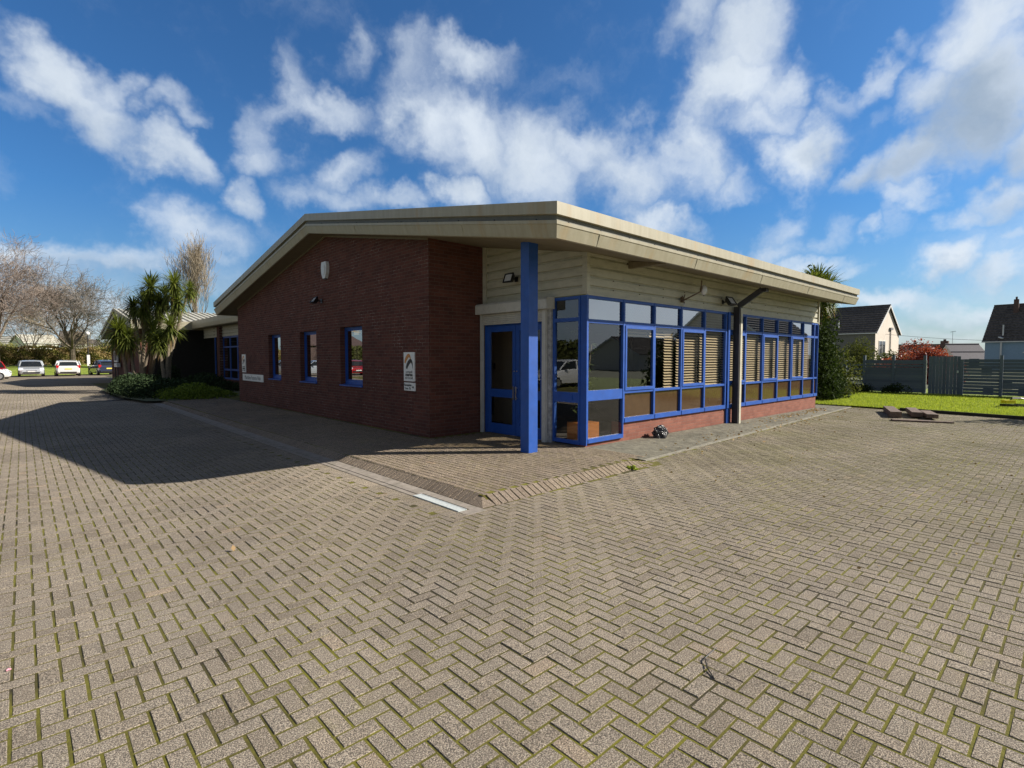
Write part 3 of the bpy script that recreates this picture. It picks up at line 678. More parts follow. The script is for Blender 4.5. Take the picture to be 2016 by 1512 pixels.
# roof
def ringpts(o, dz):
    a, b, c, d = RX0 - o, RX1 + o, RY0 - o, RY1 + o
    return [(a, c, ztop(RY0) + dz), (a, RYR, ztop(RYR) + dz), (a, d, ztop(RY1) + dz), (b, d, ztop(RY1) + dz), (b, RYR, ztop(RYR) + dz), (b, c, ztop(RY0) + dz)]
def sweep(profile):
    mb = MB()
    for (o, dz) in profile: mb.v += ringpts(o, dz)
    for i in range(len(profile) - 1):
        for j in range(6): k = (j + 1) % 6; mb.f.append((i * 6 + j, (i + 1) * 6 + j, (i + 1) * 6 + k, i * 6 + k))
    return mb
rf = MB()
for yy0, yy1 in ((RY0 + .05, RYR), (RYR, RY1 - .05)):
    rf.quad((RX0 + .05, yy0, ztop(yy0) - .035), (RX1 - .05, yy0, ztop(yy0) - .035), (RX1 - .05, yy1, ztop(yy1) - .035), (RX0 + .05, yy1, ztop(yy1) - .035))
for x in np.arange(RX0 + .2, RX1 - .1, .33):
    for yy0, yy1 in ((RY0 + .05, RYR), (RYR, RY1 - .05)): rf.beam((x, yy0, ztop(yy0) - .02), (x, yy1, ztop(yy1) - .02), .05, .03)
roof = obj('roof', rf, M['metalroof'], B)
obj('upper_fascia', sweep([(-.06, 0), (0, 0), (0.0, -.178), (-.06, -.178), (-.06, 0)]), M['fascia'], roof)
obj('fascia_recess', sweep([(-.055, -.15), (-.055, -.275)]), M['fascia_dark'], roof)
obj('lower_fascia', sweep([(-.06, -.262), (-.012, -.262), (-.016, -.31), (-.026, -.318), (-.082, -.49), (-.12, -.497), (-.12, -.47)]), M['fascia'], roof)
for x in (6.6, 9.6, 12.6, 15.6, 18.6): mb = MB(); mb.beam((x, RY0 + .014, ztop(RY0) - .31), (x, RY0 + .080, ztop(RY0) - .49), .004, .018, (1, 0, 0)); obj('fascia_joint', mb, M['fascia'], roof)
for y in (7.4, 11.4, 17.2, 20.6): mb = MB(); mb.beam((RX0 + .014, y, ztop(y) - .31), (RX0 + .080, y, ztop(y) - .49), .004, .018, (0, 1, 0)); obj('fascia_joint', mb, M['fascia'], roof)
for x in np.arange(5.9, 19.9, .75): mb = MB(); mb.box(x, x + .022, RY0 + .045, RY0 + .06, ztop(RY0) - .262, ztop(RY0) - .235); obj('fixing_clip', mb, M['black'], roof)
for y in np.arange(5.6, 23, .95): mb = MB(); mb.box(RX0 + .045, RX0 + .06, y, y + .022, ztop(y) - .262, ztop(y) - .235); obj('fixing_clip', mb, M['black'], roof)
mb = MB(); o = .125
for yy0, yy1 in ((RY0 + o, RYR), (RYR, RY1 - o)):
    z0, z1 = ztop(yy0) - .482, ztop(yy1) - .482
    mb.quad((RX0 + o, yy1, z1), (RX1 - o, yy1, z1), (RX1 - o, yy0, z0), (RX0 + o, yy0, z0))
sf = obj('soffit', mb, M['soffit'], roof)
mb = MB()
mb.prism([(8.9, 0), (9.0, 0), (9.0, 1), (8.9, 1)], 'z', 0, .001)
mb = MB(); zz = lambda y: ztop(y) - .484
mb.prism([(LY + .05, zz(LY) - .15), (LY + .05, zz(LY)), (RY0 + .35, zz(RY0 + .35)), (RY0 + .35, zz(RY0 + .35) - .02)], 'x', 8.90, 9.0)
obj('roof_bracket', mb, M['soffit'], roof)
# trim strip where soffit meets gable wall
mb = MB()
for yy0, yy1 in ((GY0, RYR), (RYR, GY1)): mb.beam((GX - .012, yy0, ztop(yy0) - .50), (GX - .012, yy1, ztop(yy1) - .50), .022, .045)
obj('soffit_trim', mb, M['soffit'], roof)

# ribbed cladding
def ribs_profile(z0, z1, pitch=0.182, depth=0.042):
    """(offset inwards, z) pairs from bottom to top: broad pans with narrow grooves"""
    pts = [(0, z0)]; z = z0
    while z + pitch <= z1 + 1e-6:
        pts += [(0, z + pitch - .062), (depth, z + pitch - .048), (depth, z + pitch - .022), (0, z + pitch - .008)]
        z += pitch
    pts.append((0, z1)); return pts
mb = MB(); pr = ribs_profile(2.905, 3.72)
for (o0, z0), (o1, z1) in zip(pr[:-1], pr[1:]): mb.quad((7.66, LY + .01 + o0, z0), (LX1, LY + .01 + o0, z0), (LX1, LY + .01 + o1, z1), (7.66, LY + .01 + o1, z1))
mb.box(7.6, LX1, LY - .03, LY + .012, 2.888, 2.91)
cl = obj('cladding', mb, M['cream'], B)
for z in (3.02, 3.2): 
    for x in np.arange(8.4, 19.5, 0.88): mb = MB(); mb.box(x, x + .02, LY - .004, LY + .011, z, z + .018); obj('screw', mb, M['rust'], cl)
mb = MB(); pr = ribs_profile(2.905, 4.09)
for (o0, z0), (o1, z1) in zip(pr[:-1], pr[1:]):
    mb.quad((DX + .01 + o0, 9.14, z0), (DX + .01 + o0, 6.33, z0), (DX + .01 + o1, 6.33, z1), (DX + .01 + o1, 9.14, z1))
mb.box(DX + .012, DX + .03, 8.3, 9.16, 4.09, 4.2)
mb.box(DX - .02, DX + .012, 7.1, 9.14, 2.895, 2.925)
obj('cladding', mb, M['cream'], B)
for bx_ in ((DX - .03, DX + .02, 9.08, 9.19, 2.9, 4.18), (DX - .012, DX + .02, LY + .005, LY + .09, 2.905, 3.68), (DX - .01, DX + .075, LY - .022, LY + .004, 2.915, 3.68), (LX1 - .02, LX1 + .03, LY - .03, LY + .03, 2.84, 3.66)):
    mb = MB(); mb.box(*bx_); obj('corner_trim', mb, M['cream'], B)

# curtain wall on the long side ------------------------------------------------
XS = [7.62, 8.75, 9.84, 10.93, 12.0, 13.08, 14.22, 15.30, 16.36, 17.40, 18.42, 19.40, 19.76]
def bar(mb, x0, x1, z0, z1, y0=LY - .02, y1=LY + .045): mb.box(x0, x1, y0, y1, z0, z1)
def glaze(mb, x0, x1, z0, z1, y=LY + .03): mb.quad((x0, y, z0), (x1, y, z0), (x1, y, z1), (x0, y, z1))
slat_src = None
for i in range(len(XS) - 1):
    x0, x1 = XS[i], XS[i + 1]; first = i == 0; last = i == len(XS) - 2
    zb = 0.158 if first else 0.455
    mb = MB(); w = .028
    bar(mb, x0, x0 + w, zb, 2.888); bar(mb, x1 - w, x1 - .0015, zb, 2.888)
    a, b = x0 + w, x1 - w
    bar(mb, a, b, 2.83, 2.887, LY - .012); bar(mb, a, b, 2.385, 2.455, LY - .012)
    if first: bar(mb, a, b, .94, 1.13, LY - .012); bar(mb, a, b, zb, .235, LY - .03)
    else: bar(mb, a, b, 1.035, 1.085, LY - .012); bar(mb, a, b, zb, .545, LY - .03)
    casement = (not first) and (i % 2 == 1) and not last
    fr_ = obj('window', mb, M['blue'], B)
    mb = MB(); glaze(mb, a, b, 2.45, 2.835); obj('transom_pane', mb, M['glass_high'], fr_)
    if casement:
        cb = MB(); y0, y1 = LY - .032, LY + .02
        bar(cb, a + .004, a + .055, 1.09, 2.38, y0, y1); bar(cb, b - .055, b - .004, 1.09, 2.38, y0, y1); bar(cb, a + .055, b - .055, 2.32, 2.38, y0, y1); bar(cb, a + .055, b - .055, 1.09, 1.15, y0, y1)
        cs = obj('casement', cb, M['blue'], fr_)
        mb = MB(); glaze(mb, a + .05, b - .05, 1.14, 2.33, LY); obj('pane', mb, M['glass'], fr_)
    else:
        mb = MB(); glaze(mb, a, b, .93 if False else (1.12 if first else 1.08), 2.39); obj('pane', mb, M['glass'], fr_)
    mb = MB()
    if first: glaze(mb, a, b, .23, .945); obj('lower_pane', mb, M['glass'], fr_)
    else: glaze(mb, a, b, .54, 1.04); obj('spandrel_panel', mb, M['spandrel'], fr_)
    # venetian blinds
    if i >= 1 and not last:
        bx0, bx1 = a - .03, b - .05
        zlo, zhi = (1.10, 2.80)
        if i in (1, 2): zlo = 2.20
        if i == 2:
            pass
        mb = MB(); z = zlo
        while z < zhi:
            y = LY + .125; mb.quad((bx0, y - .022, z - .018), (bx1, y - .022, z - .018), (bx1, y + .022, z + .020), (bx0, y + .022, z + .020)); z += .062
        mb.box(bx0, bx1, LY + .10, LY + .15, 2.80, 2.84)
        obj('venetian_blind', mb, M['blind'], fr_)
mb = MB(); x0 = 10.42; z = 1.10
while z < 2.3:
    mb.quad((x0, LY + .103, z - .018), (10.80, LY + .103, z - .018), (10.80, LY + .147, z + .020), (x0, LY + .147, z + .020)); z += .062
obj('venetian_blind', mb, M['blind'], B)
# mullion joints (thin dark gaps between frames) and corner post
mb = MB(); mb.box(DX - .005, XS[0], LY - .022, LY + .13, 0.12, 2.888)
obj('corner_post', mb, M['blue'], B)
# door wall --------------------------------------------------------------------
mb = MB(); X = DX
def barx(mb, y0, y1, z0, z1, x0=None, x1=None): mb.box(DX - .02 if x0 is None else x0, DX + .045 if x1 is None else x1, y0, y1, z0, z1)
mb = MB(); barx(mb, LY + .131, LY + .17, .12, 2.887); barx(mb, 7.03, 7.075, .12, 2.887); barx(mb, LY + .17, 7.03, 2.83, 2.887); barx(mb, LY + .17, 7.03, 2.42, 2.49); barx(mb, LY + .17, 7.03, .90, 1.09); barx(mb, LY + .17, 7.03, .12, .19)
sw = obj('window', mb, M['blue'], B)
for z0, z1, nm in ((2.485, 2.835, 'transom_pane'), (1.085, 2.425, 'pane'), (.185, .905, 'lower_pane')):
    mb = MB(); mb.quad((DX + .02, 7.035, z0), (DX + .02, LY + .165, z0), (DX + .02, LY + .165, z1), (DX + .02, 7.035, z1)); obj(nm, mb, M['glass'], sw)
mb = MB(); mb.box(DX - .032, DX - .02, 6.56, 6.88, .945, 1.045); mb.box(DX - .037, DX - .032, 6.58, 6.86, .96, 1.03); obj('letterbox', mb, M['blue'], sw)
mb = MB(); mb.box(DX - .06, DX + .05, 7.08, 7.17, .09, 2.9); obj('worn_pier', mb, M['greymetal'], B)
sh = MB()
sh.prism([(DX - .25, 2.68), (DX - .0, 2.68), (DX - .0, 2.90), (DX - .22, 2.90), (DX - .25, 2.86)], 'y', 7.03, 9.185)
shut = obj('roller_shutter', sh, M['shutter'], B)
mb = MB(); z = 2.452
while z < 2.68: mb.prism([(DX - .11, z), (DX - .09, z), (DX - .09, z + .036), (DX - .105, z + .036), (DX - .118, z + .018)], 'y', 7.27, 9.10); z += .038
obj('slat_curtain', mb, M['shutter'], shut)
mb = MB(); mb.box(DX - .13, DX - .06, 7.175, 7.265, .09, 2.679); obj('guide_rail', mb, M['shutter'], shut)
mb = MB(); mb.box(DX - .13, DX - .06, 9.105, 9.165, .09, 2.679); obj('guide_rail', mb, M['shutter'], shut)
mb = MB(); mb.box(DX - .03, DX + .04, 9.07, 9.11, .09, 2.46); mb.box(DX - .03, DX + .04, 7.27, 7.31, .09, 2.46); mb.box(DX - .03, DX + .04, 7.31, 9.07, 2.43, 2.46)
obj('door_frame', mb, M['blue'], B)
for (a, b, hs) in ((8.135, 9.065, 8.17), (7.315, 8.125, 8.09)):
    mb = MB(); st = .10
    barx(mb, a, a + st, .10, 2.425, DX - .015, DX + .035); barx(mb, b - st, b, .10, 2.425, DX - .015, DX + .035)
    for z0, z1 in ((2.30, 2.425), (.89, 1.065), (.10, .315)): barx(mb, a + st, b - st, z0, z1, DX - .015, DX + .035)
    d = obj('door', mb, M['blue'], B)
    mb = MB(); mb.quad((DX + .01, b - st, 1.06), (DX + .01, a + st, 1.06), (DX + .01, a + st, 2.305), (DX + .01, b - st, 2.305)); obj('upper_pane', mb, M['glass_clear'], d)
    mb = MB(); mb.quad((DX + .01, b - st, .31), (DX + .01, a + st, .31), (DX + .01, a + st, .895), (DX + .01, b - st, .895)); obj('lower_pane', mb, M['glass_clear'], d)
    mb = MB(); mb.box(DX - .06, DX - .05, hs - .015, hs + .015, .86, 1.14); mb.box(DX - .05, DX - .015, hs - .01, hs + .01, .88, .90); mb.box(DX - .05, DX - .015, hs - .01, hs + .01, 1.10, 1.12)
    obj('handle', mb, M['steel'], d); mb = MB(); mb.tube([(DX - .014, hs, 1.46), (DX - .03, hs, 1.46)], .016, 8); obj('lock', mb, M['steel'], d)
# blue entrance column
mb = MB(); mb.box(6.40, 6.615, 6.53, 6.735, PZ, ztop(6.6) - .47); 
obj('entrance_column', mb, M['blue'], B)
# downpipe with swan neck
mb = MB(); mb.box(13.40, 13.56, LY - .20, LY - .045, .03, 3.03)
dp = obj('downpipe', mb, M['darkmetal'], B)
mb = MB(); mb.box(13.462, 13.56, LY - .212, LY - .201, .03, 3.0); obj('front_strip', mb, M['cream'], dp)
mb = MB(); mb.beam((13.48, LY - .12, 3.04), (13.66, 5.62, 3.44), .15, .13); mb.box(13.58, 13.74, 5.50, 5.68, 3.38, 3.47); mb.box(13.24, 13.40, LY - .06, LY - .03, 2.86, 2.89)
obj('swan_neck', mb, M['darkmetal'], dp)
mb = MB(); mb.box(13.14, 13.24, LY - .05, LY - .021, .46, 2.888); mb.box(13.16, 13.3, LY - .03, LY + .019, .03, .46)
obj('column_casing', mb, M['blue'], B)
# interior ---------------------------------------------------------------------
mb = MB(); mb.box(DX + .1, LX1 - .26, LY + .3, 14.0, .03, .09); obj('interior_floor', mb, M['carpet'], B)
mb = MB(); mb.quad((DX + .1, LY + .27, 2.86), (LX1 - .3, LY + .27, 2.86), (LX1 - .3, 14, 2.86), (DX + .1, 14, 2.86)); obj('interior_ceiling', mb, M['dark_in_shade'], B)
mb = MB(); mb.box(DX + .1, LX1 - .26, 13.6, 13.7, .09, 2.86); mb.box(11.0, 11.1, LY + 1.4, 13.6, .09, 2.86); mb.box(15.2, 15.3, LY + .8, 13.6, .09, 2.86); obj('interior_partition', mb, M['dark_in_shade'], B)
mb = MB(); mb.box(8.9, 9.0, 9.45, 10.02, .09, 2.6); mb.box(8.96, 9.0, 10.03, 11.2, .09, 2.6); obj('lobby_wall', mb, M['cream_in'], B)
mb = MB(); mb.box(8.885, 8.9, 10.3, 10.36, 1.45, 1.6); obj('wall_switch', mb, M['black'], B)
mb = MB(); mb.box(8.5, 8.85, 10.3, 10.7, .3, .75); obj('lobby_chair', mb, M['black'], B)
# indoor planter with a rubber plant behind the corner glass
pl = root('indoor_planter', (8.0, 6.62, .09), 'orange wooden box planter with tall leafy plant behind the corner glass', 'potted plant')
mb = MB(); mb.box(7.72, 8.2, 6.42, 6.82, .09, .5); obj('box', mb, M['orange_wood'], pl)
mb = MB()
for k in range(3): mb.tube([(7.9 + .08 * k, 6.6, .5), (7.92 + .1 * k, 6.58 + .04 * k, 1.2), (7.86 + .16 * k, 6.6, 2.0)], [.014, .012, .008], 6)
obj('stem', mb, M['twig_pale'], pl)
mb = MB()
for k in range(120):
    c = np.array([random.uniform(7.74, 8.3), random.uniform(6.45, 6.95), random.uniform(.75, 2.35)]); a = random.uniform(0, 2 * pi); L = random.uniform(.1, .2)
    d = np.array([cos(a), sin(a), random.uniform(-.9, .3)]); d /= np.linalg.norm(d); s = np.cross(d, [0, 0, 1]); s /= np.linalg.norm(s); 
    mb.quad(c, c + d * L * .5 + s * L * .22, c + d * L, c + d * L * .5 - s * L * .22)
obj('foliage', mb, M['plantleaf'], pl)

# ==================================================================
#  FIXTURES ON THE BUILDING
# ==================================================================
def floodlight(loc, rz, tilt, label, w=.26, h=.2):
    r = root('floodlight', loc, label, 'floodlight', 'floodlights on the building', rz)
    # local: wall at +Y side, lamp points to -Y
    mb = MB(); mb.box(-.045, .045, -.02, 0, -.05, .05); mb.beam((0, -.01, 0), (0, -.15, .0), .03); obj('bracket', mb, M['black'], r, world=False)
    ct, st = cos(tilt), sin(tilt)
    def T(p): x, y, z = p; return (x, -.2 + y * ct - z * st, y * st + z * ct)
    mb = MB(); mb.v = [T(p) for p in [(-w / 2, -.03, -h / 2), (w / 2, -.03, -h / 2), (w / 2, -.03, h / 2), (-w / 2, -.03, h / 2), (-w * .3, .06, -h * .3), (w * .3, .06, -h * .3), (w * .3, .06, h * .3), (-w * .3, .06, h * .3)]]
    mb.f = [(0, 1, 2, 3), (4, 7, 6, 5), (0, 4, 5, 1), (1, 5, 6, 2), (2, 6, 7, 3), (3, 7, 4, 0)]
    for (a, b, c, d) in ((-w / 2, w / 2, -h / 2, -h / 2 + .022), (-w / 2, w / 2, h / 2 - .022, h / 2), (-w / 2, -w / 2 + .022, -h / 2 + .022, h / 2 - .022), (w / 2 - .022, w / 2, -h / 2 + .022, h / 2 - .022)):
        t = MB(); t.box(a, b, -.05, -.031, c, d); mb.add([T(p) for p in t.v], t.f)
    obj('housing', mb, M['black'], r, world=False)
    mb = MB(); t = MB(); t.quad((-w / 2 + .02, -.034, -h / 2 + .02), (w / 2 - .02, -.034, -h / 2 + .02), (w / 2 - .02, -.034, h / 2 - .02), (-w / 2 + .02, -.034, h / 2 - .02)); mb.add([T(p) for p in t.v], t.f)
    obj('lens', mb, M['lampglass'], r, world=False)
    return r
floodlight((GX, 14.45, 3.3), -pi / 2, radians(-38), 'black floodlight on the dark brick gable wall above the middle windows')
floodlight((DX, 8.12, 3.36), -pi / 2, radians(-20), 'black floodlight on cream cladding behind the blue entrance column')
floodlight((12.9, LY + .01, 3.12), 0, radians(-35), 'black floodlight on cream cladding beside the dark downpipe', .34, .24)
a = root('alarm_box', (GX, 14.1, 4.1), 'white shield shaped alarm box high on the brick gable', 'alarm box')
mb = MB(); out = [(-.13, .22), (-.17, .1), (-.15, -.08), (-.07, -.22), (.07, -.22), (.15, -.08), (.17, .1), (.13, .22)]
mb.prism([(14.1 + p[0], 4.1 + p[1]) for p in out], 'x', GX - .09, GX); obj('cover', mb, M['white'], a)
mb = MB(); mb.prism([(14.1 + p[0] * .55, 4.1 + p[1] * .6) for p in out], 'x', GX - .105, GX - .09); obj('front_panel', mb, M['white'], a)
mb = MB(); mb.box(GX - .07, GX - .02, 14.04, 14.16, 3.86, 3.88); obj('strobe', mb, M['black'], a)
# round bulkhead lamp on a rusty arm
r = root('wall_lamp', (10.95, LY, 3.05), 'round glass lamp on rusty arm below the soffit', 'lamp')
mb = MB(); mb.tube([(10.93, LY - .01, 3.03), (10.93, LY - .12, 3.05), (11.15, 5.98, 3.19), (11.19, 5.95, 3.22), (11.19, 5.93, 3.46)], .016, 6); mb.box(10.88, 10.98, LY - .03, LY + .005, 2.98, 3.10)
for a_ in range(5): mb.beam((10.93, LY - .04, 3.04), (10.93 + .1 * cos(a_ * 1.25), LY - .06, 3.04 + .12 * sin(a_ * 1.25)), .018)
obj('arm', mb, M['rust'], r)
mb = MB(); mb.ball((11.32, 5.94, 3.26), .10, .06, .115, 14, 8); obj('glass_bowl', mb, M['lampglass'], r, smooth=True)
mb = MB(); mb.ball((11.27, 5.96, 3.27), .06, .05, .07, 10, 6); obj('lamp_holder', mb, M['rust'], r, smooth=True)
mb = MB(); mb.ball((10.93, LY - .07, 2.93), .022, .022, .03, 8, 6); obj('bulb', mb, M['lampglass'], r, smooth=True)

# signs
def text_mesh(name, body, size, loc, m, parent, bold=False, wscale=1.0, depth=0.0015, align='CENTER'):
    cu = bpy.data.curves.new(name, 'FONT'); cu.body = body; cu.size = size; cu.extrude = depth; cu.align_x = align; cu.resolution_u = 3
    if bold: cu.offset = size * 0.022
    tmp = bpy.data.objects.new(name + '_t', cu); COL.objects.link(tmp)
    dg = bpy.context.evaluated_depsgraph_get(); me = bpy.data.meshes.new_from_object(tmp.evaluated_get(dg))
    bpy.data.objects.remove(tmp)
    # local text plane (x right, y up) -> wall with normal -X: right is -Y, up is Z
    V = np.array([v.co[:] for v in me.vertices]); Fc = [tuple(p.vertices) for p in me.polygons]
    mb = MB(); mb.add([(loc[0] - v[2], loc[1] - v[0] * wscale, loc[2] + v[1]) for v in V], [f for f in Fc])
    bpy.data.meshes.remove(me)
    return obj(name, mb, m, parent)
def swoosh(cy, cz, s, ang=0):
    """thick curved stroke tapering to a point, drawn on the wall plane"""
    ctl = [(-.95, -.80, .20), (-.80, -.42, .27), (-.40, .08, .34), (.10, .45, .33), (.48, .42, .24), (.74, .05, .14), (.88, -.45, .06), (.92, -.95, .005)]
    P = []
    for k in range(len(ctl) - 1):
        a, b, c, d = ctl[max(k - 1, 0)], ctl[k], ctl[k + 1], ctl[min(k + 2, len(ctl) - 1)]
        for q in range(5):
            t = q / 5; P.append([.5 * (2 * b[m] + (c[m] - a[m]) * t + (2 * a[m] - 5 * b[m] + 4 * c[m] - d[m]) * t * t + (3 * b[m] - a[m] - 3 * c[m] + d[m]) * t ** 3) for m in range(3)])
    P.append(list(ctl[-1])); out = []; inn = []
    for k, (x, z, w) in enumerate(P):
        a, b = P[max(k - 1, 0)], P[min(k + 1, len(P) - 1)]; dx, dz = b[0] - a[0], b[1] - a[1]; l = math.hypot(dx, dz); nx_, nz = -dz / l, dx / l
        out.append((x + nx_ * w, z + nz * w)); inn.append((x - nx_ * w, z - nz * w))
    return out, inn
def add_swoosh(name, cy, cz, s, m, parent, xw):
    o, i_ = swoosh(cy, cz, s); mb = MB()
    for k in range(len(o) - 1):
        pts = [o[k], o[k + 1], i_[k + 1], i_[k]]
        mb.quad(*[(xw, cy - p[0] * s, cz + p[1] * s) for p in pts])
    obj(name, mb, m, parent)
def netsign(yl, yr, zb, zt, label, group):
    r = root('wall_sign', (GX, (yl + yr) / 2, zb), label, 'sign', group)
    mb = MB(); mb.box(GX - .022, GX, yr, yl, zb, zt); obj('panel', mb, M['signface'], r)
    w = yl - yr; h = zt - zb; cy_ = (yl + yr) / 2; xw = GX - .025
    add_swoosh('orange_logo_stroke', cy_ + w * .09, zb + h * .79, w * .29, M['signorange'], r, xw)
    add_swoosh('black_logo_stroke', cy_ - w * .07, zb + h * .60, w * .31, M['black'], r, xw)
    text_mesh('lettering', 'cornwall', h * .125, (xw, cy_, zb + h * .285), M['signgrey'], r)
    text_mesh('lettering', 'marine', h * .165, (xw, cy_, zb + h * .175), M['black'], r, bold=True)
    text_mesh('lettering', 'NETWORK', h * .105, (xw, cy_, zb + h * .075), M['signgrey'], r)
    return r
netsign(10.16, 9.73, 1.235, 1.86, 'upright white logo sign beside the brick corner nearest the entrance', 'logo signs on the gable')
netsign(21.78, 21.35, 1.19, 1.86, 'upright white logo sign at the far end of the brick gable', 'logo signs on the gable')
r = root('reception_sign', (GX, 9.94, 1.03), 'small white reception sign with arrow, under the nearer logo sign', 'sign')
mb = MB(); mb.box(GX - .02, GX, 9.715, 10.155, 1.03, 1.205); obj('panel', mb, M['signface'], r)
text_mesh('lettering', 'Reception', .070, (GX - .022, 10.14, 1.130), M['black'], r, bold=True, align='LEFT')
text_mesh('lettering', 'Suite 7B', .070, (GX - .022, 10.12, 1.055), M['black'], r, align='LEFT')
mb = MB(); xw = GX - .022; mb.tri((xw, 9.80, 1.15), (xw, 9.80, 1.07), (xw, 9.755, 1.11)); mb.quad((xw, 9.835, 1.12), (xw, 9.835, 1.10), (xw, 9.80, 1.10), (xw, 9.80, 1.12)); obj('arrow', mb, M['black'], r)
r = root('name_sign', (GX, 20.6, .9), 'long white name sign below the farther logo sign', 'sign')
mb = MB(); mb.box(GX - .02, GX, 19.42, 21.74, .885, 1.135); obj('panel', mb, M['signface'], r)
text_mesh('lettering', 'Maritime Futures Hub', .20, (GX - .022, 20.58, .945), M['signgrey'], r)

# ==================================================================
#  LINK WING AND SECOND BLOCK
# ==================================================================
L = root('link_building', (10, 32, 0), 'low shaded link wing with cream fascia between the two brick blocks', 'building')
mb = MB(); mb.prism([(7.98, 3.56), (8.04, 3.52), (8.04, 4.02), (7.95, 4.02), (7.95, 3.78)], 'y', 22.0, 39.3); obj('fascia', mb, M['fascia'], L)
mb = MB(); mb.quad((8.0, 22, 4.0), (16, 22, 4.35), (16, 39.3, 4.2), (8.0, 39.3, 4.0)); obj('roof', mb, M['metalroof'], L)
mb = MB(); mb.quad((8.04, 38.4, 3.54), (10.5, 38.4, 3.54), (10.5, 22, 3.54), (8.04, 22, 3.54)); obj('soffit', mb, M['soffit'], L)
mb = MB(); pr = ribs_profile(2.95, 3.54, .19)
for (o0, z0), (o1, z1) in zip(pr[:-1], pr[1:]): mb.quad((8.6 + o0, 38.4, z0), (8.6 + o0, 22.3, z0), (8.6 + o1, 22.3, z1), (8.6 + o1, 38.4, z1))
obj('cladding', mb, M['cream'], L)
mb = MB(); mb.box(8.45, 8.7, 34.2, 34.75, 0, 3.55); mb.box(8.62, 8.8, 22.3, 34.2, 0, .5); mb.box(8.62, 8.8, 34.75, 36.0, 0, .25)
obj('brick_pier', mb, M['brick_x'], L)
mb = MB(); mb.box(10.6, 10.8, 22.3, 38.5, 0, 3.5); obj('rear_wall', mb, M['dark_in_shade'], L)
mb = MB(); mb.box(8.62, 10.6, 36.0, 36.1, 0, 3.5); obj('side_wall', mb, M['dark_in_shade'], L)
ys = [22.4, 24.3, 26.2, 28.1, 30.0, 31.4, 32.8, 34.18]
for a_, b_ in zip(ys[:-1], ys[1:]):
    mb = MB(); w = .05
    for (y0, y1, z0, z1) in ((a_, a_ + w, .5, 2.95), (b_ - w, b_ - .002, .5, 2.95), (a_ + w, b_ - w, 2.85, 2.95), (a_ + w, b_ - w, 2.3, 2.38), (a_ + w, b_ - w, 1.0, 1.1), (a_ + w, b_ - w, .5, .6)): mb.box(8.63, 8.70, y0, y1, z0, z1)
    w_ = obj('window', mb, M['blue'], L)
    mb = MB(); mb.quad((8.66, b_ - w, .6), (8.66, a_ + w, .6), (8.66, a_ + w, 2.85), (8.66, b_ - w, 2.85)); obj('pane', mb, M['glass_high'], w_)
mb = MB(); mb.box(8.63, 8.7, 34.76, 34.82, .25, 2.95); mb.box(8.63, 8.7, 35.9, 35.99, .25, 2.95); w_ = obj('window', mb, M['blue'], L)
mb = MB(); mb.quad((8.66, 35.9, .25), (8.66, 34.82, .25), (8.66, 34.82, 2.9), (8.66, 35.9, 2.9)); obj('pane', mb, M['glass_high'], w_)
mb = MB(); mb.box(9.3, 9.9, 35.2, 35.3, 2.7, 2.74); obj('ceiling_light', mb, M['white'], L)

B2 = root('second_building', (12, 46, 0), 'farther brick block with pale ribbed metal roof behind the palms', 'building')
R2X, R2Y0, R2R, R2Y1, R2Z = 4.75, 38.6, 45.8, 54.6, 5.13
def z2(y): return R2Z - 0.160 * abs(y - R2R)
mb = MB()
for yy0, yy1 in ((R2Y0, R2R), (R2R, R2Y1)):
    mb.quad((R2X + .05, yy0, z2(yy0) - .03), (26, yy0, z2(yy0) - .03), (26, yy1, z2(yy1) - .03), (R2X + .05, yy1, z2(yy1) - .03))
for x in np.arange(R2X + .3, 26, .42): mb.beam((x, R2Y0, z2(R2Y0)), (x, R2R, z2(R2R)), .07, .07)
rf2 = obj('roof', mb, M['metalroof'], B2)
mb = MB()
for y0, y1 in ((R2Y0, R2R), (R2R, R2Y1)):
    for (xa, xb, t0, t1) in ((R2X, R2X + .06, .01, -.2), (R2X + .05, R2X + .09, -.26, -.5)):
        mb.v += [(xa, y0, z2(y0) + t0), (xa, y1, z2(y1) + t0), (xa, y1, z2(y1) + t1), (xa, y0, z2(y0) + t1), (xb, y0, z2(y0) + t0), (xb, y1, z2(y1) + t0), (xb, y1, z2(y1) + t1), (xb, y0, z2(y0) + t1)]
        n = len(mb.v) - 8; mb.f += [(n, n + 1, n + 2, n + 3), (n + 4, n + 7, n + 6, n + 5), (n, n + 4, n + 5, n + 1), (n + 3, n + 2, n + 6, n + 7)]
mb.box(R2X + .06, 26, R2Y0 - .05, R2Y0, z2(R2Y0) - .5, z2(R2Y0) + .01); mb.box(R2X + .06, 26, R2Y1, R2Y1 + .05, z2(R2Y1) - .5, z2(R2Y1) + .01)
obj('fascia', mb, M['fascia'], rf2)
mb = MB()
for yy0, yy1 in ((R2Y0, R2R), (R2R, R2Y1)): mb.quad((R2X + .09, yy1, z2(yy1) - .48), (26, yy1, z2(yy1) - .48), (26, yy0, z2(yy0) - .48), (R2X + .09, yy0, z2(yy0) - .48))
obj('soffit', mb, M['soffit'], rf2)
op = [(41.5, 41.95, .75, 2.45), (43.0, 43.5, .75, 2.45), (44.7, 45.3, .75, 2.45)]
obj('gable_wall', wallx(5.3, .3, [39.3, R2R, 53.2], [-.02, 3.0], op, lambda y: z2(y) - .46), M['brick_x'], B2)
mb = MB(); mb.box(5.302, 5.8, 39.3, 39.55, 0, 3.8); obj('side_wall', mb, M['brick_y'], B2)
mb = MB(); mb.box(5.801, 26, 39.32, 39.55, 0, 3.8); obj('shade_coloured_wall', mb, M['dark_in_shade'], B2)  # brick side wall continued, its deep shade painted as near black
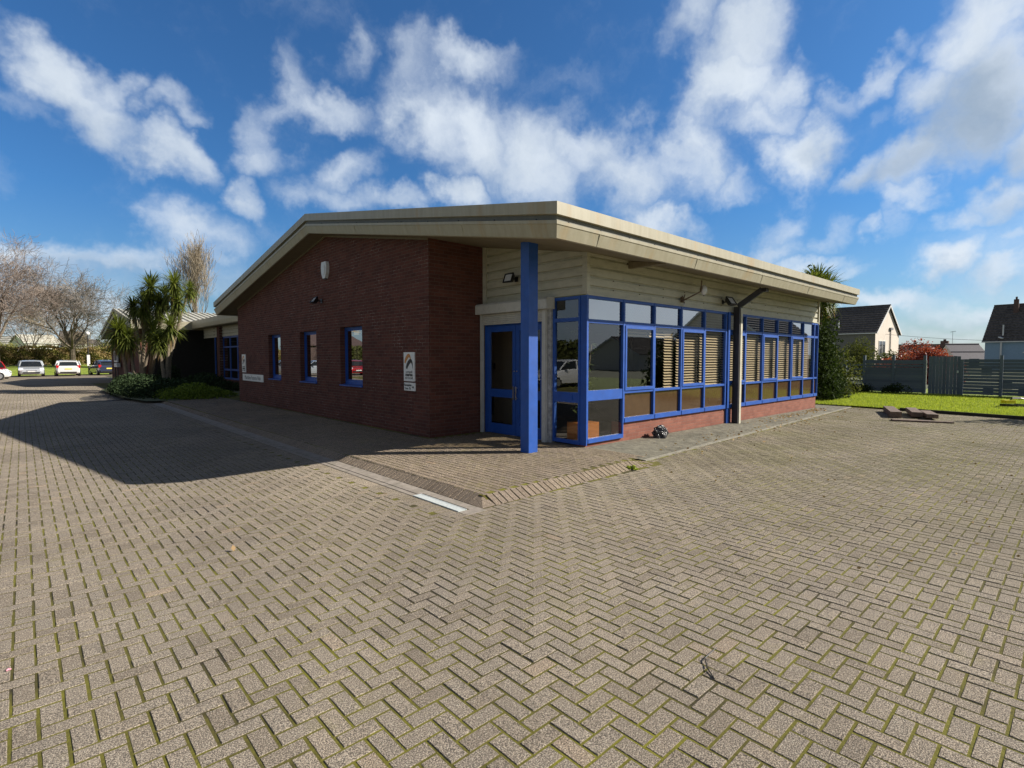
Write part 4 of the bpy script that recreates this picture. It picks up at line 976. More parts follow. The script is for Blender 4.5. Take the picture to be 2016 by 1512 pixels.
for (a_, b_, c_, d_) in op:
    mb = MB(); mb.box(5.4, 5.46, a_, a_ + .06, c_, d_); mb.box(5.4, 5.46, b_ - .06, b_, c_, d_); mb.box(5.4, 5.46, a_ + .06, b_ - .06, d_ - .06, d_); mb.box(5.4, 5.46, a_ + .06, b_ - .06, c_, c_ + .06); w_ = obj('window', mb, M['blue'], B2)
    mb = MB(); mb.box(5.44, 5.45, a_ + .06, b_ - .06, c_ + .06, d_ - .06); obj('pane', mb, M['houseglass'], w_)
    mb = MB(); mb.box(5.2, 5.4, a_ - .1, b_ + .1, c_ - .12, c_); obj('sill', mb, M['white'], w_)
r = root('entrance_sign', (5.0, 49.0, 0), 'pale notice board with white box beside the far brick block', 'sign')
mb = MB(); mb.box(5.05, 5.13, 47.6, 49.3, 1.4, 2.22); obj('board', mb, M['signface'], r)
mb = MB(); mb.box(5.0, 5.2, 47.3, 48.8, 1.05, 1.34); obj('white_box', mb, M['white'], r)
mb = MB(); mb.box(5.07, 5.12, 47.7, 47.77, 0, 1.4); obj('post', mb, M['darkmetal'], r); mb = MB(); mb.box(5.07, 5.12, 49.15, 49.22, 0, 1.4); obj('post', mb, M['darkmetal'], r)
mb = MB(); mb.box(5.036, 5.049, 47.85, 49.0, 1.52, 2.1); obj('notice', mb, M['slate'], r)

# ==================================================================
#  VEHICLES
# ==================================================================
def make_car(paintm, label, group, loc, rz, length=4.1, width=1.74, height=1.47, plate='plate_w'):
    """local: front towards -Y, origin on the ground at the centre"""
    r = root('parked_car', loc, label, 'car', group, rz)
    hl = length / 2; hw = width / 2; s = height / 1.47
    # side profile of the lower body: (y, z_bottom, z_top, halfwidth factor)
    st = [(-hl, .38, .60, .70), (-hl + .06, .26, .68, .84), (-hl + .25, .20, .74, .94), (-hl + .75, .19, .84, .99), (-hl + 1.15, .19, .93, 1.0), (-hl + 1.6, .19, .96, 1.0), (0.3, .19, .98, 1.0), (hl - .9, .19, 1.0, .995), (hl - .4, .2, 1.01, .97), (hl - .12, .24, .98, .92), (hl, .34, .86, .84)]
    mb = MB(); m = 12
    for (y, zb, zt, wf) in st:
        w = hw * wf; zt *= s
        zm = zb + (zt - zb) * .5
        ring = [(-w * .80, zb), (-w * .96, zb + .06), (-w, zb + (zt - zb) * .35), (-w, zm + .08), (-w * .965, zt - .09), (-w * .90, zt - .01), (w * .90, zt - .01), (w * .965, zt - .09), (w, zm + .08), (w, zb + (zt - zb) * .35), (w * .96, zb + .06), (w * .80, zb)]
        mb.v += [(a, y, b) for a, b in ring]
    for i in range(len(st) - 1):
        for j in range(m): k = (j + 1) % m; mb.f.append((i * m + j, i * m + k, (i + 1) * m + k, (i + 1) * m + j))
    mb.f.append(tuple(range(m))[::-1]); mb.f.append(tuple((len(st) - 1) * m + j for j in range(m)))
    body = obj('body', mb, paintm, r, world=False, smooth=False)
    # greenhouse: dark glass hull + painted roof and pillars
    gs = [(-hl + 1.05, .92 * s, .0, .86), (-hl + 1.75, 1.36 * s, 1, .72), (-hl + 2.1, 1.43 * s, 1, .70), (0.45, 1.46 * s, 1, .70), (hl - .75, 1.40 * s, 1, .69), (hl - .35, 1.22 * s, 1, .72), (hl - .10, .98 * s, 0, .80)]
    mb = MB(); n = 0
    for (y, z, f, wf) in gs:
        wb = hw * .90; wt = hw * wf if f else hw * .84; zb = .95 * s
        mb.v += [(-wb if f else -wt, y, zb - .03), (-wt, y, max(z, zb - .02)), (wt, y, max(z, zb - .02)), (wb if f else wt, y, zb - .03)]
    for i in range(len(gs) - 1):
        for j in range(3): mb.f.append((i * 4 + j, i * 4 + j + 1, (i + 1) * 4 + j + 1, (i + 1) * 4 + j))
    obj('windows', mb, M['carglass'], r, world=False)
    mb = MB(); top = [(-hl + 1.72, 1.352 * s), (-hl + 2.1, 1.44 * s), (0.45, 1.47 * s), (hl - .75, 1.41 * s), (hl - .42, 1.30 * s)]
    for (y, z) in top:
        w = hw * .715; mb.v += [(-w - .03, y, z - .06), (-w + .02, y, z), (-w * .5, y, z + .022), (w * .5, y, z + .022), (w - .02, y, z), (w + .03, y, z - .06)]
    for i in range(len(top) - 1):
        for j in range(5): mb.f.append((i * 6 + j, i * 6 + j + 1, (i + 1) * 6 + j + 1, (i + 1) * 6 + j))
    for sx in (-1, 1):
        mb.beam((sx * hw * .86, -hl + 1.08, .95 * s), (sx * hw * .73, -hl + 1.74, 1.36 * s), .07, .05)
        mb.beam((sx * hw * .89, .25, .95 * s), (sx * hw * .725, .3, 1.44 * s), .06, .10)
        mb.beam((sx * hw * .88, hl - .45, .95 * s), (sx * hw * .73, hl - .55, 1.36 * s), .06, .36)
        mb.beam((sx * hw * .80, hl - .12, .98 * s), (sx * hw * .72, hl - .38, 1.30 * s), .10, .06)
    obj('roof', mb, paintm, r, world=False)
    for sy in (-hl + .78, hl - .72):
        for sx in (-1, 1):
            x0 = sx * (hw - .19); x1 = sx * (hw - .005)
            mb = MB(); mb.tube([(x0, sy, .31), (x1, sy, .31)], .31, 20); w = obj('wheel', mb, M['tyre'], r, world=False)
            mb = MB(); mb.tube([(x1 - sx * .01, sy, .31), (x1 + sx * .006, sy, .31)], .20, 16); obj('rim', mb, M['rim'], w, world=False)
    for sx in (-1, 1):
        mb = MB(); mb.prism([(-hl + .02, .60 * s), (-hl + .35, .72 * s), (-hl + .45, .80 * s), (-hl + .10, .72 * s)], 'x', sx * hw * .60, sx * hw * .935); obj('headlight', mb, M['headlight'], r, world=False)
        mb = MB(); mb.prism([(hl - .28, .78 * s), (hl - .01, .78 * s), (hl - .06, 1.0 * s), (hl - .24, 1.05 * s)], 'x', sx * hw * .72, sx * hw * .95); obj('tail_light', mb, M['redlight'], r, world=False)
        mb = MB(); mb.box(min(sx * hw, sx * (hw + .16)), max(sx * hw, sx * (hw + .16)), -hl + 1.3, -hl + 1.4, .95 * s, 1.07 * s); obj('wing_mirror', mb, M['black'], r, world=False)
    mb = MB(); mb.box(-hw * .62, hw * .62, -hl - .012, -hl + .05, .34, .44); mb.box(-hw * .4, hw * .4, -hl - .008, -hl + .05, .53, .575); obj('grille', mb, M['black'], r, world=False)
    mb = MB(); mb.box(-.26, .26, -hl - .02, -hl - .012, .44, .535); obj('front_plate', mb, M['plate_w'], r, world=False)
    mb = MB(); mb.box(-.26, .26, hl + .002, hl + .014, .62, .73); obj('rear_plate', mb, M['plate_y'], r, world=False)
    mb = MB(); mb.box(-hw * .66, hw * .66, hl - .06, hl + .012, .30, .42); obj('rear_bumper', mb, M['black'], r, world=False)
    return r
PK = 'cars parked before the grass bank'
make_car(M['p_silver'], 'silver hatchback parked nose towards the yard before the grass bank', PK, (.60, 66.2, 0), 0, 4.1, 1.82)
make_car(M['p_white'], 'white hatchback parked tail towards the yard before the grass bank', PK, (3.15, 66.1, 0), pi, 4.0, 1.80)
make_car(M['p_navy'], 'dark navy hatchback parked at the corner of the far brick block', PK, (6.05, 67.0, 0), pi + .12, 4.2, 1.80)
make_car(M['p_red'], 'dark red hatchback cut off by the left edge of the photo', PK, (-1.95, 61.5, 0), .15, 4.1, 1.8)
make_car(M['p_white'], 'white car end just showing in front of the red one', PK, (-2.75, 57.2, 0), pi / 2 + .2, 4.1, 1.8)
RF = 'cars mirrored in the windows'
make_car(M['p_white'], 'large white estate car mirrored in the entrance glass', RF, (-8.8, 21.5, 0), pi / 2, 4.6, 1.85, 1.62)
make_car(M['p_red'], 'red hatchback mirrored in the nearest gable window', RF, (-12, 50.0, 0), 0.3, 4.1, 1.8)
make_car(M['p_silver'], 'silver car mirrored in the middle gable window', RF, (-8.2, 50.5, 0), pi / 2, 4.4, 1.8)
make_car(M['p_grey'], 'grey car mirrored in the farthest gable window', RF, (-8.8, 61, 0), pi / 2, 4.3, 1.8)
make_car(M['p_grey'], 'grey car mirrored in the entrance side glass', RF, (-9.5, 27.5, 0), pi / 2, 4.3, 1.8)

# ==================================================================
#  VEGETATION
# ==================================================================
def leaves(n, pts, size, flat_=0.0, aspect=0.5):
    """random leaf quads at given points -> V,F"""
    P = pts; d = RNG.normal(size=(n, 3)); d[:, 2] *= (1 - flat_); d /= np.linalg.norm(d, axis=1)[:, None]
    e = RNG.normal(size=(n, 3)); e -= d * (d * e).sum(1)[:, None]; e /= np.linalg.norm(e, axis=1)[:, None]
    s = size * RNG.uniform(.6, 1.4, n)[:, None]
    V = np.zeros((n, 4, 3)); V[:, 0] = P - d * s * .5; V[:, 1] = P + e * s * aspect * .5; V[:, 2] = P + d * s * .5; V[:, 3] = P - e * s * aspect * .5
    return V.reshape(-1, 3), np.arange(n * 4).reshape(-1, 4)
def bare_tree(name, base, height, spread, label, cat, group, twigm, seed, lean=(0, 0), trunk_r=.22, first=2.2, levels=5, upright=0.0, nb=(3, 4), maxn=9000, trunkm=None, tmin=.012):
    rnd = random.Random(seed); r = root(name, tuple(base), label, cat, group)
    thick = MB(); thin = MB(); cnt = [0]
    from collections import deque
    Q = deque()
    def grow(p, d, L, rad, lev):
        cnt[0] += 1
        segs = 4 if lev < 3 else 3
        pts = [p.copy()]; rr = [rad]; q = p.copy(); dd = d.copy()
        for i in range(segs):
            jit = np.array([rnd.gauss(0, 1), rnd.gauss(0, 1), rnd.gauss(0, 1)]) * (.09 + .035 * lev)
            dd = dd + jit; dd[2] += upright * .25 + (.07 if lev < 3 else .05); dd /= np.linalg.norm(dd)
            q = q + dd * L / segs; pts.append(q.copy()); rr.append(max(rad * (1 - .55 * (i + 1) / segs), tmin))
        (thick if lev < 3 else thin).tube(pts, rr, 7 if lev == 0 else (5 if lev < 3 else 3), cap=False)
        if lev >= levels: return
        n = rnd.randint(*nb) + (1 if lev < 2 else 0) + (1 if lev >= 3 else 0)
        for k in range(n):
            t = rnd.uniform(.3, 1.0) if lev > 0 else rnd.uniform(.75, 1.0)
            i = min(int(t * segs), segs - 1); pp = pts[i] + (pts[i + 1] - pts[i]) * (t * segs - i)
            if k == 0: pp = pts[-1]
            ax = np.array([rnd.gauss(0, 1), rnd.gauss(0, 1), rnd.gauss(0, .6)]); ax -= dd * (ax @ dd); ax /= np.linalg.norm(ax)
            ang = rnd.uniform(.35, .95) * (1 - .65 * upright); nd = dd * cos(ang) + ax * sin(ang) * spread; nd /= np.linalg.norm(nd)
            Q.append((pp, nd, L * rnd.uniform(.62, .82), rr[i] * rnd.uniform(.5, .68), lev + 1))
    d0 = np.array([lean[0], lean[1], 1.0]); d0 /= np.linalg.norm(d0)
    p0 = np.array(base, float)
    # trunk then main limbs
    tp = p0 + d0 * first
    thick.tube([p0 - [0, 0, .2], p0 + d0 * first * .1, p0 + d0 * first * .5, tp], [trunk_r * 1.35, trunk_r * 1.08, trunk_r, trunk_r * .92], 9, cap=False)
    nl = 6 if upright < .5 else 22
    for k in range(nl):
        a_ = 2 * pi * k / nl + rnd.uniform(-.4, .4); el = rnd.uniform(.32, .95) * (1 - .72 * upright) * (0.35 if k == 0 else 1)
        nd = np.array([cos(a_) * sin(el), sin(a_) * sin(el), cos(el)]); Q.append((tp - d0 * rnd.uniform(0, .3) * first * .3, nd, (height - first) * .40, trunk_r * .55, 1) if upright < .5 else (p0 + d0 * first * (.22 + .78 * k / (nl - 1)), nd, height * (.30 - .13 * k / nl), trunk_r * (.45 - .25 * k / nl), 2))
    while Q and cnt[0] < maxn: grow(*Q.popleft())
    obj('trunk', thick, trunkm or M['bark'], r); obj('crown', thin, twigm, r)
    return r
BT = 'bare trees by the parked cars'
bare_tree('bare_tree', at(144, 728, 58), 11.2, 1.1, 'spreading bare winter tree behind the white and navy cars', 'tree', BT, M['twig'], 11, trunk_r=.26, first=2.4, levels=6, maxn=7600, tmin=.011)
bare_tree('bare_tree', at(-8, 733, 47), 12.2, 1.15, 'large bare reddish tree cut off by the left edge of the photo', 'tree', BT, M['twig_red'], 5, trunk_r=.30, first=2.6, levels=6, maxn=9000, tmin=.010)
bare_tree('bare_tree', at(60, 722, 64), 9.5, 1.05, 'pale bare tree behind the silver car against the houses', 'tree', BT, M['twig_pale'], 17, trunk_r=.12, first=1.8, levels=6, maxn=3500)
bare_tree('bare_tree', at(160, 722, 63), 4.4, 1.0, 'small bare tree beside the globe lamp post', 'tree', BT, M['twig_pale'], 8, trunk_r=.07, first=1.3, levels=5, maxn=3000)
bare_tree('poplar_tree', at(388, 712, 60), 13.4, .8, 'tall slim bare poplar rising behind the pale metal roof', 'tree', None, M['twig_pale'], 3, trunk_r=.16, first=8.4, levels=5, upright=.9, maxn=6500)
bare_tree('bare_tree', (-13, 55.5, 0), 9.5, 1.0, 'pale trunked tree mirrored in the nearest gable window', 'tree', 'trees mirrored in the windows', M['twig_pale'], 21, trunk_r=.35, first=2.6, levels=4, maxn=1500, trunkm=M['palmbark'])

def cordyline(base, stems, label, seed, group='cordyline palms before the link wing', crown_r=.95, trunk=True, name='cordyline_palm'):
    """stems: list of (top xyz, crown radius)"""
    rnd = random.Random(seed); r = root(name, tuple(base), label, 'palm', group)
    tm = MB(); b0 = np.array(base, float)
    Vd, Vg = MB(), MB()
    for (top, cr, split) in stems:
        top = np.array(top, float); s = b0 + np.array([rnd.uniform(-.25, .25), rnd.uniform(-.25, .25), 0]); mid = (s + top) / 2 + np.array([rnd.uniform(-.25, .25), rnd.uniform(-.25, .25), 0])
        mid[:2] = s[:2] * .65 + top[:2] * .35
        pts = [s * (1 - t) ** 2 + mid * 2 * t * (1 - t) + top * t * t for t in np.linspace(0, 1, 8)]
        tm.tube(pts, list(np.linspace(.10, .055, 8)), 8)
        cr = cr * 1.15; nleaf = int(330 * (cr / .9) ** 1.0)
        for k in range(nleaf):
            u = rnd.random(); el = radians(80 - 165 * u ** .9); az = rnd.uniform(0, 2 * pi); Lf = cr * rnd.uniform(.75, 1.12)
            d = np.array([cos(el) * cos(az), cos(el) * sin(az), sin(el)]); side = np.cross(d, [0, 0, 1.0]); side /= (np.linalg.norm(side) + 1e-6)
            w = .023 * rnd.uniform(.8, 1.3); o = top + np.array([0, 0, rnd.uniform(-.22, .05)])
            droop = rnd.uniform(.08, .30) * Lf
            p1 = o + d * Lf * .35; p2 = o + d * Lf * .72 - np.array([0, 0, droop * .4]); p3 = o + d * Lf - np.array([0, 0, droop * 1.1])
            tgt = Vd if (u > .86 and rnd.random() < .8) else Vg
            if tgt is Vd: p2 -= np.array([0, 0, .12]); p3 = p2 + np.array([d[0] * .08, d[1] * .08, -Lf * .35])
            n = len(tgt.v); tgt.v += [tuple(o - side * w * .5), tuple(o + side * w * .5), tuple(p1 - side * w), tuple(p1 + side * w), tuple(p2 - side * w * .8), tuple(p2 + side * w * .8), tuple(p3)]
            tgt.f += [(n, n + 1, n + 3, n + 2), (n + 2, n + 3, n + 5, n + 4), (n + 4, n + 5, n + 6)]
    if trunk: obj('trunk', tm, M['palmbark'], r)
    obj('crown', Vg, M['palmleaf'], r)
    if len(Vd.v): obj('dead_leaves', Vd, M['palmdead'], r)
    return r
def A(px, py, d): return tuple(at(px, py, d))
def gb(px, d):  # ground point under a pixel column at depth d
    p = at(px, 704, d); return (p[0], p[1], 0.0)
cordyline(gb(285, 28.1), [(A(284, 600, 28.1), 0.98, 0), (A(296, 562, 28.1), 0.85, 0), (A(312, 595, 28.1), 0.77, 0), (A(302, 648, 27.6), 0.81, 0), (A(262, 600, 28.1), 0.68, 0), (A(326, 577, 28.1), 0.68, 0)], 'tallest many-headed cordyline palm in the shrub bed', 4)
cordyline(gb(330, 27.2), [(A(343, 556, 27.2), 0.81, 0), (A(350, 592, 27.2), 0.72, 0), (A(374, 566, 28.1), 0.55, 0)], 'pale stemmed cordyline palm leaning right before the link roof', 9)
cordyline(gb(262, 26.3), [(A(234, 650, 26.3), 0.98, 0), (A(252, 662, 26.3), 0.77, 0)], 'lowest cordyline palm with drooping leaves by the far gable', 14)
cordyline(gb(322, 26.3), [(A(335, 640, 26.3), 0.72, 0), (A(312, 668, 26.3), 0.68, 0)], 'short dark cordyline palm in the shade of the link wing', 19)
cordyline((24.4, 7.9, 0), [(A(1595, 563, 22), .86, 0), (A(1628, 565, 22), .84, 0), (A(1611, 553, 22.3), .90, 0), (A(1612, 575, 21.6), .8, 0)], 'cordyline palm with green tuft showing above the far roof end', 23, group=None)

def shrub(name, label, cat, c, rad, n, size, leafm, group=None, lumps=10, seed=1, stem=True, asp=.5, base_z=None, flat_=0.0):
    rs = np.random.default_rng(seed); c = np.array(c, float); rad = np.array(rad, float)
    cen = rs.normal(size=(lumps, 3)); cen /= np.linalg.norm(cen, axis=1)[:, None]; cen *= rs.uniform(.35, .78, (lumps, 1)); cen[:, 2] = np.abs(cen[:, 2]) * .9 + .05
    lr = rs.uniform(.28, .5, lumps)
    k = rs.integers(0, lumps, n); d = rs.normal(size=(n, 3)); d /= np.linalg.norm(d, axis=1)[:, None]; rr = rs.uniform(.55, 1.05, n) ** .6
    P = cen[k] + d * (lr[k] * rr)[:, None]; P[:, 2] = np.maximum(P[:, 2], 0.02 + rs.uniform(0, .06, n)); P = c + P * rad
    V, Fq = leaves(n, P, size, flat_, asp)
    r = root(name, tuple(c), label, cat, group)
    o = bigmesh('foliage', V - c, Fq, leafm, parent=r)
    if stem:
        mb = MB()
        for i in range(lumps):
            e = c + cen[i] * rad; mb.tube([c, (c + e) / 2 + [0, 0, .05], e], [.035, .025, .01], 5)
        obj('stems', mb, M['bark'], r)
    return r
# prostrate shrubs in front of the link wing
shrub('juniper_shrub', 'dark green spreading juniper in the bed beneath the palms', 'shrub', (4.35, 29.0, 0), (1.9, 4.2, 1.0), 26000, .11, M['juniper'], None, 26, 2)
shrub('juniper_shrub', 'dark spreading juniper deep in the shade before the link wing', 'shrub', (6.4, 30.2, 0), (1.9, 2.6, .85), 14000, .11, M['juniper'], None, 20, 6)
shrub('low_shrub', 'bright green low shrub at the near end of the bed', 'shrub', (5.35, 25.4, 0), (1.45, 1.75, .72), 17000, .085, M['shrubgreen'], None, 22, 3)
shrub('round_bush', 'round clipped dark bush beneath the palms', 'bush', (5.75, 33.2, 0), (.9, .9, 1.2), 7000, .08, M['juniper'], None, 14, 4)
flat('planting_bed', [(3.4, 24.2), (3.0, 27), (2.9, 34), (3.6, 37), (8.6, 37), (8.6, 26.2), (6.3, 24.6), (4.2, 23.8)], 0.095, M['earth'])
# evergreens at the far corner
EG = 'evergreen shrubs at the far building corner'
shrub('evergreen_tree', 'tall glossy evergreen beside the far end of the glazed wall', 'tree', (24.2, 8.1, 0), (1.8, 1.6, 4.7), 19000, .13, M['evergreen'], EG, 26, 5)
shrub('evergreen_shrub', 'broad olive green shrub in front of the fence end', 'shrub', (27.2, 8.4, 0), (2.1, 1.4, 2.7), 15000, .11, M['olive'], EG, 26, 7)
shrub('evergreen_shrub', 'dark low shrub at the foot of the tall evergreen', 'shrub', (25.0, 7.6, 0), (1.6, .9, 1.6), 9000, .10, M['evergreen'], EG, 16, 8)
shrub('evergreen_tree', 'dark evergreen mass behind the building end', 'tree', (29.5, 10.2, 0), (2.2, 1.8, 3.6), 9000, .13, M['evergreen'], EG, 20, 12)
shrub('red_shrub', 'coppery red leaved shrub showing above the fence', 'shrub', (43.8, 7.7, 0.0), (1.6, 2.6, 2.75), 11000, .16, M['redleaf'], None, 20, 9)
shrub('garden_shrub', 'small pale green shrub at the foot of the cream house', 'shrub', (46.5, 9.9, 0.0), (1.5, 1.6, 2.4), 5000, .15, M['olive'], None, 12, 10)
q_ = at(1692, 704, 47)
shrub('garden_shrub', 'tall olive shrub behind the fence end before the cream house side wall', 'shrub', (q_[0], q_[1], 0.0), (2.0, 2.0, 3.7), 9000, .15, M['olive'], None, 18, 15)
shrub('garden_shrub', 'leafy shrub before the blue house window at the right edge', 'shrub', (45.2, 1.05, 0.0), (1.2, 1.0, 3.0), 5000, .14, M['olive'], None, 12, 13)
for i, (x, y) in enumerate(((30.4, 7.5), (30.5, 6.2), (30.6, 1.2), (30.3, 8.3))):
    shrub('weed_clump', ['dark weeds at the fence foot below the second fence panel', 'low weeds at the fence foot left of the gate', 'low weeds at the fence foot near the right edge of the photo', 'weeds at the left end of the fence'][i], 'weeds', (x, y, .04), (.5, .7, .5), 1500, .07, M['evergreen'], 'weeds along the fence foot', 8, 30 + i, stem=False)
# hedge behind the car park
hd = root('hedge', (2, 81, 0.8), 'long clipped hedge along the top of the grass bank', 'hedge')
n = 60000; hx = RNG.uniform(-22, 16, n); face = RNG.random(n)
hz = np.where(face < .72, RNG.random(n) * 2.1, 2.1 + RNG.normal(0, .07, n)); hy = np.where(face < .72, RNG.normal(80.4, .10, n), RNG.uniform(80.4, 82, n))
bulge = .22 * np.sin(hx * 1.7 + hz * 2.2) + .15 * np.sin(hx * 4.1)
P = np.stack([hx, hy - bulge * (face < .72), .75 + hz + .12 * np.sin(hx * .9) + .08 * np.sin(hx * 3.3)], 1)
sel = (np.sin(hx * 2.3 + hz * 5) + RNG.normal(0, .9, n)) > 0.2
V, Fq = leaves(sel.sum(), P[sel], .17); bigmesh('foliage', V - np.array([2, 81, .8]), Fq, M['hedge'], parent=hd)
V, Fq = leaves((~sel).sum(), P[~sel], .17); bigmesh('brown_foliage', V - np.array([2, 81, .8]), Fq, M['hedgebrown'], parent=hd)
mb = MB(); mb.box(-22, 16, 80.8, 82, .7, 2.7); obj('inner_growth', mb, M['earth'], hd)
for i, (px, d, hgt, rr, lm) in enumerate(((205, 72, 3.4, 2.2, 'hedge'), (228, 74, 4.2, 2.5, 'olive'), (10, 90, 4.5, 3.0, 'hedge'))):
    p = at(px, 715, d)
    shrub('bank_shrub', ['yellowish shrub rising from the hedge behind the navy car', 'tall green shrub at the roof corner of the far brick block', 'broad shrub behind the hedge at the far left'][i], 'shrub', (p[0], p[1], 1.0), (rr, rr, hgt), 6000, .2, M[lm], 'shrubs on the grass bank', 14, 40 + i)

# small growths and litter in the yard
shrub('grass_tuft', 'bright green weed tuft growing in the paving by the apron corner', 'weed', (6.95, 4.80, .01), (.10, .09, .07), 160, .05, M['blade'], None, 4, 50, stem=False)
def litter(name, n, fx, size, m, label, cat):
    P = fx(n); V, Fq = leaves(n, P, size, .85, .6); return bigmesh(name, V, Fq, m, kind='stuff', label=label, cat=cat)
def f_lit(n):
    c = np.array([(11.6, 5.9, .5, .14), (16.5, 6.0, .7, .12), (15.0, 6.0, .9, .15), (18.9, 6.0, .5, .1), (12, 5.5, 3, .3), (14, 5.3, 4, .3)]); k = RNG.choice(6, n, p=[.25, .16, .24, .15, .1, .1])
    x = RNG.normal(c[k, 0], c[k, 2]); y = RNG.normal(c[k, 1], c[k, 3]); y = np.minimum(y, 6.24); return np.stack([x, y, np.full(n, .03) + .055 * np.clip((y - 5.3), 0, 1) * np.clip((13 - x) / 6, 0.3, 1)], 1)
litter('fallen_leaves', 900, f_lit, .060, M['deadleaf'], 'dry brown leaves scattered on the concrete apron by the glazing', 'leaves')
def f_lit2(n):
    x = RNG.uniform(5, 20, n); y = RNG.uniform(-5, 5.2, n); y = np.where((x < 7.7) & (y > 4.6), 4.0, y); return np.stack([x, y, np.full(n, .012)], 1)
litter('pale_debris', 420, f_lit2, .035, M['palmdead'], 'small pale leaf scraps scattered over the block paving', 'leaf litter')
tw = root('twig', (1.9, 1.05, 0), 'thin curved dark twig lying on the paving at lower right', 'twig')
def gnd(px, py, z=0.0):
    d = pray(px, py); t = (z - CAMH) / d[2]; return np.array([0, 0, CAMH]) + d * t
P0, P1, P2, P3 = gnd(1411, 1278), gnd(1388, 1300), gnd(1392, 1318), gnd(1406, 1338)
tw.location = tuple(P1)
mb = MB(); mb.tube([P0 + [0, 0, .012], P1 + [0, 0, .014], P2 + [0, 0, .012], P3 + [0, 0, .006]], [.0016, .003, .0035, .004], 6); obj('stem', mb, M['black'], tw)
mb = MB(); mb.tube([P1 + [0, 0, .014], (P0 + P2) / 2 + [0, 0, .012], gnd(1397, 1300) + [0, 0, .005]], [.002, .0016, .001], 5); obj('side_shoot', mb, M['rust'], tw)
p = gnd(17, 1318, .008); mb = MB(); mb.ball(p, .012, .01, .006, 8, 5, lambda d: 1 + .25 * sin(5 * math.atan2(d[1], d[0]))); obj('petal', mb, M['pink'], None, label='tiny pink petal on the paving at the lower left edge', cat='petal')
for (px, py, w, h) in ((232, 787, .55, .9), (300, 825, .0, 0)):
    if w:
        q = gnd(px, py); mb = MB(); mb.box(q[0] - w / 2, q[0] + w / 2, q[1] - h / 2, q[1] + h / 2, -.005, .004)
        for i in range(5): mb.box(q[0] - w / 2 + .05, q[0] + w / 2 - .05, q[1] - h / 2 + .1 + i * .16, q[1] - h / 2 + .14 + i * .16, .004, .008)
        obj('manhole_cover', mb, M['iron'], None, label='iron manhole cover in the worn patch of the yard', cat='manhole cover')
# bin bag
bg_ = MB(); bg_.ball((9.78, 6.05, .15), .16, .13, .17, 40, 26, lambda d: 1 + .16 * sin(6 * math.atan2(d[1], d[0]) + 4 * d[2]) * (1 - abs(d[2])) + .10 * sin(9 * d[0] + 7 * d[2]) + .06 * sin(17 * d[1] + 11 * d[0]) + .05 * sin(29 * d[2] + 13 * d[1]))
bg_.v = [(x, y, max(z, .045)) for x, y, z in bg_.v]
obj('bin_bag', bg_, M['bag'], None, label='small crumpled black plastic bag on the apron against the plinth', cat='bag')

# timbers on the yard
TG = 'loose timbers lying before the lawn edge'
def timber(px, py, length, w, h, ang, z0, label):
    q = gnd(px, py); r = MB(); d = np.array([cos(ang), sin(ang), 0])
    p = np.array([q[0], q[1], z0 + h / 2]); e = p + d * length
    r.beam(p, e, w, h)
    return obj('timber_sleeper', r, M['sleeper'], None, label=label, cat='timber', group=TG)
timber(1764, 823, 2.1, .27, .17, .30, .01, 'thick reddish timber, leftmost and largest of the loose timbers')
timber(1806, 824, 1.7, .25, .13, .28, .05, 'weathered timber lying in the middle of the loose timbers')
timber(1836, 827, 1.3, .26, .11, .30, .05, 'short thick timber, right of the others')
timber(1797, 831, .28, .9, .04, .36, .005, 'thin flat board under the timber ends') 
timber(1853, 833, .16, .55, .035, .36, .004, 'narrow flat board sticking out at the right of the timbers')
# yellow tool on the lawn edge
c = gnd(1990, 801, .06); r = root('garden_tool', tuple(c), 'yellow and black machine head with looped handle on the lawn', 'garden tool')
ex = np.array([MW[0][0], MW[0][1], 0]); ex /= np.linalg.norm(ex); ey = np.array([-ex[1], ex[0], 0]); s = 17 / F_PX
def tp(u, v, dd=0): return c + ex * u * s * 1.0 + ey * dd + np.array([0, 0, v * s])
mb = MB(); mb.beam(tp(-18, 4), tp(8, 3), .20, .08); obj('base', mb, M['black'], r)
mb = MB(); mb.beam(tp(-16, 11), tp(4, 11), .20, .11); obj('housing', mb, M['yellow'], r)
mb = MB(); mb.tube([tp(-6, 9), tp(2, 18), tp(20, 18), tp(45, 14), tp(60, 4)], .022, 8); obj('handle', mb, M['black'], r)
mb = MB(); mb.beam(tp(10, 4), tp(48, 1), .12, .10); obj('shaft', mb, M['slate'], r)

# ==================================================================
#  FENCE
# ==================================================================
FX = 31.2
def fpost(y, h, w=.11): 
    mb = MB(); mb.box(FX - .06, FX + .05, y - w / 2, y + w / 2, 0, h); return mb
def slats(y0, y1, zs, th=.1, gap=.02):
    mb = MB()
    for k, z in enumerate(zs): mb.box(FX - .085, FX - .065, y0, y1, z, z + th)
    return mb
fz1 = [.10, .22, .34, .46, .58, .70, .82, .94, 1.06, 1.18, 1.33, 1.46]
fl = root('garden_fence', (FX, 6.7, 0), 'blue green board fence to the left of the gate', 'fence', 'blue green fence lengths')
for (y, h) in ((8.55, 1.6), (7.72, 1.85), (6.5, 1.86), (5.28, 1.85)): obj('post', fpost(y, h), M['fence'], fl)
for (y0, y1) in ((6.55, 7.67), (5.33, 6.45)):
    mb = MB()
    for k, z in enumerate((.08, .19, .31, .43, .55, .67, .79, .91, 1.03, 1.15, 1.29, 1.43)): mb.box(FX - .02 + .002 * (k % 3), FX + .005 + .002 * (k % 3), y0, y1, z, z + (.118 if k < 9 else (.115 if k < 11 else .19)))
    obj('board_panel', mb, M['fence'], fl)
mb = MB()
for z in (.12, .32, .52, .72, .92, 1.12, 1.32): mb.box(FX - .02, FX + .005, 7.78, 9.6, z, z + .1)
obj('board_panel', mb, M['fence'], fl)
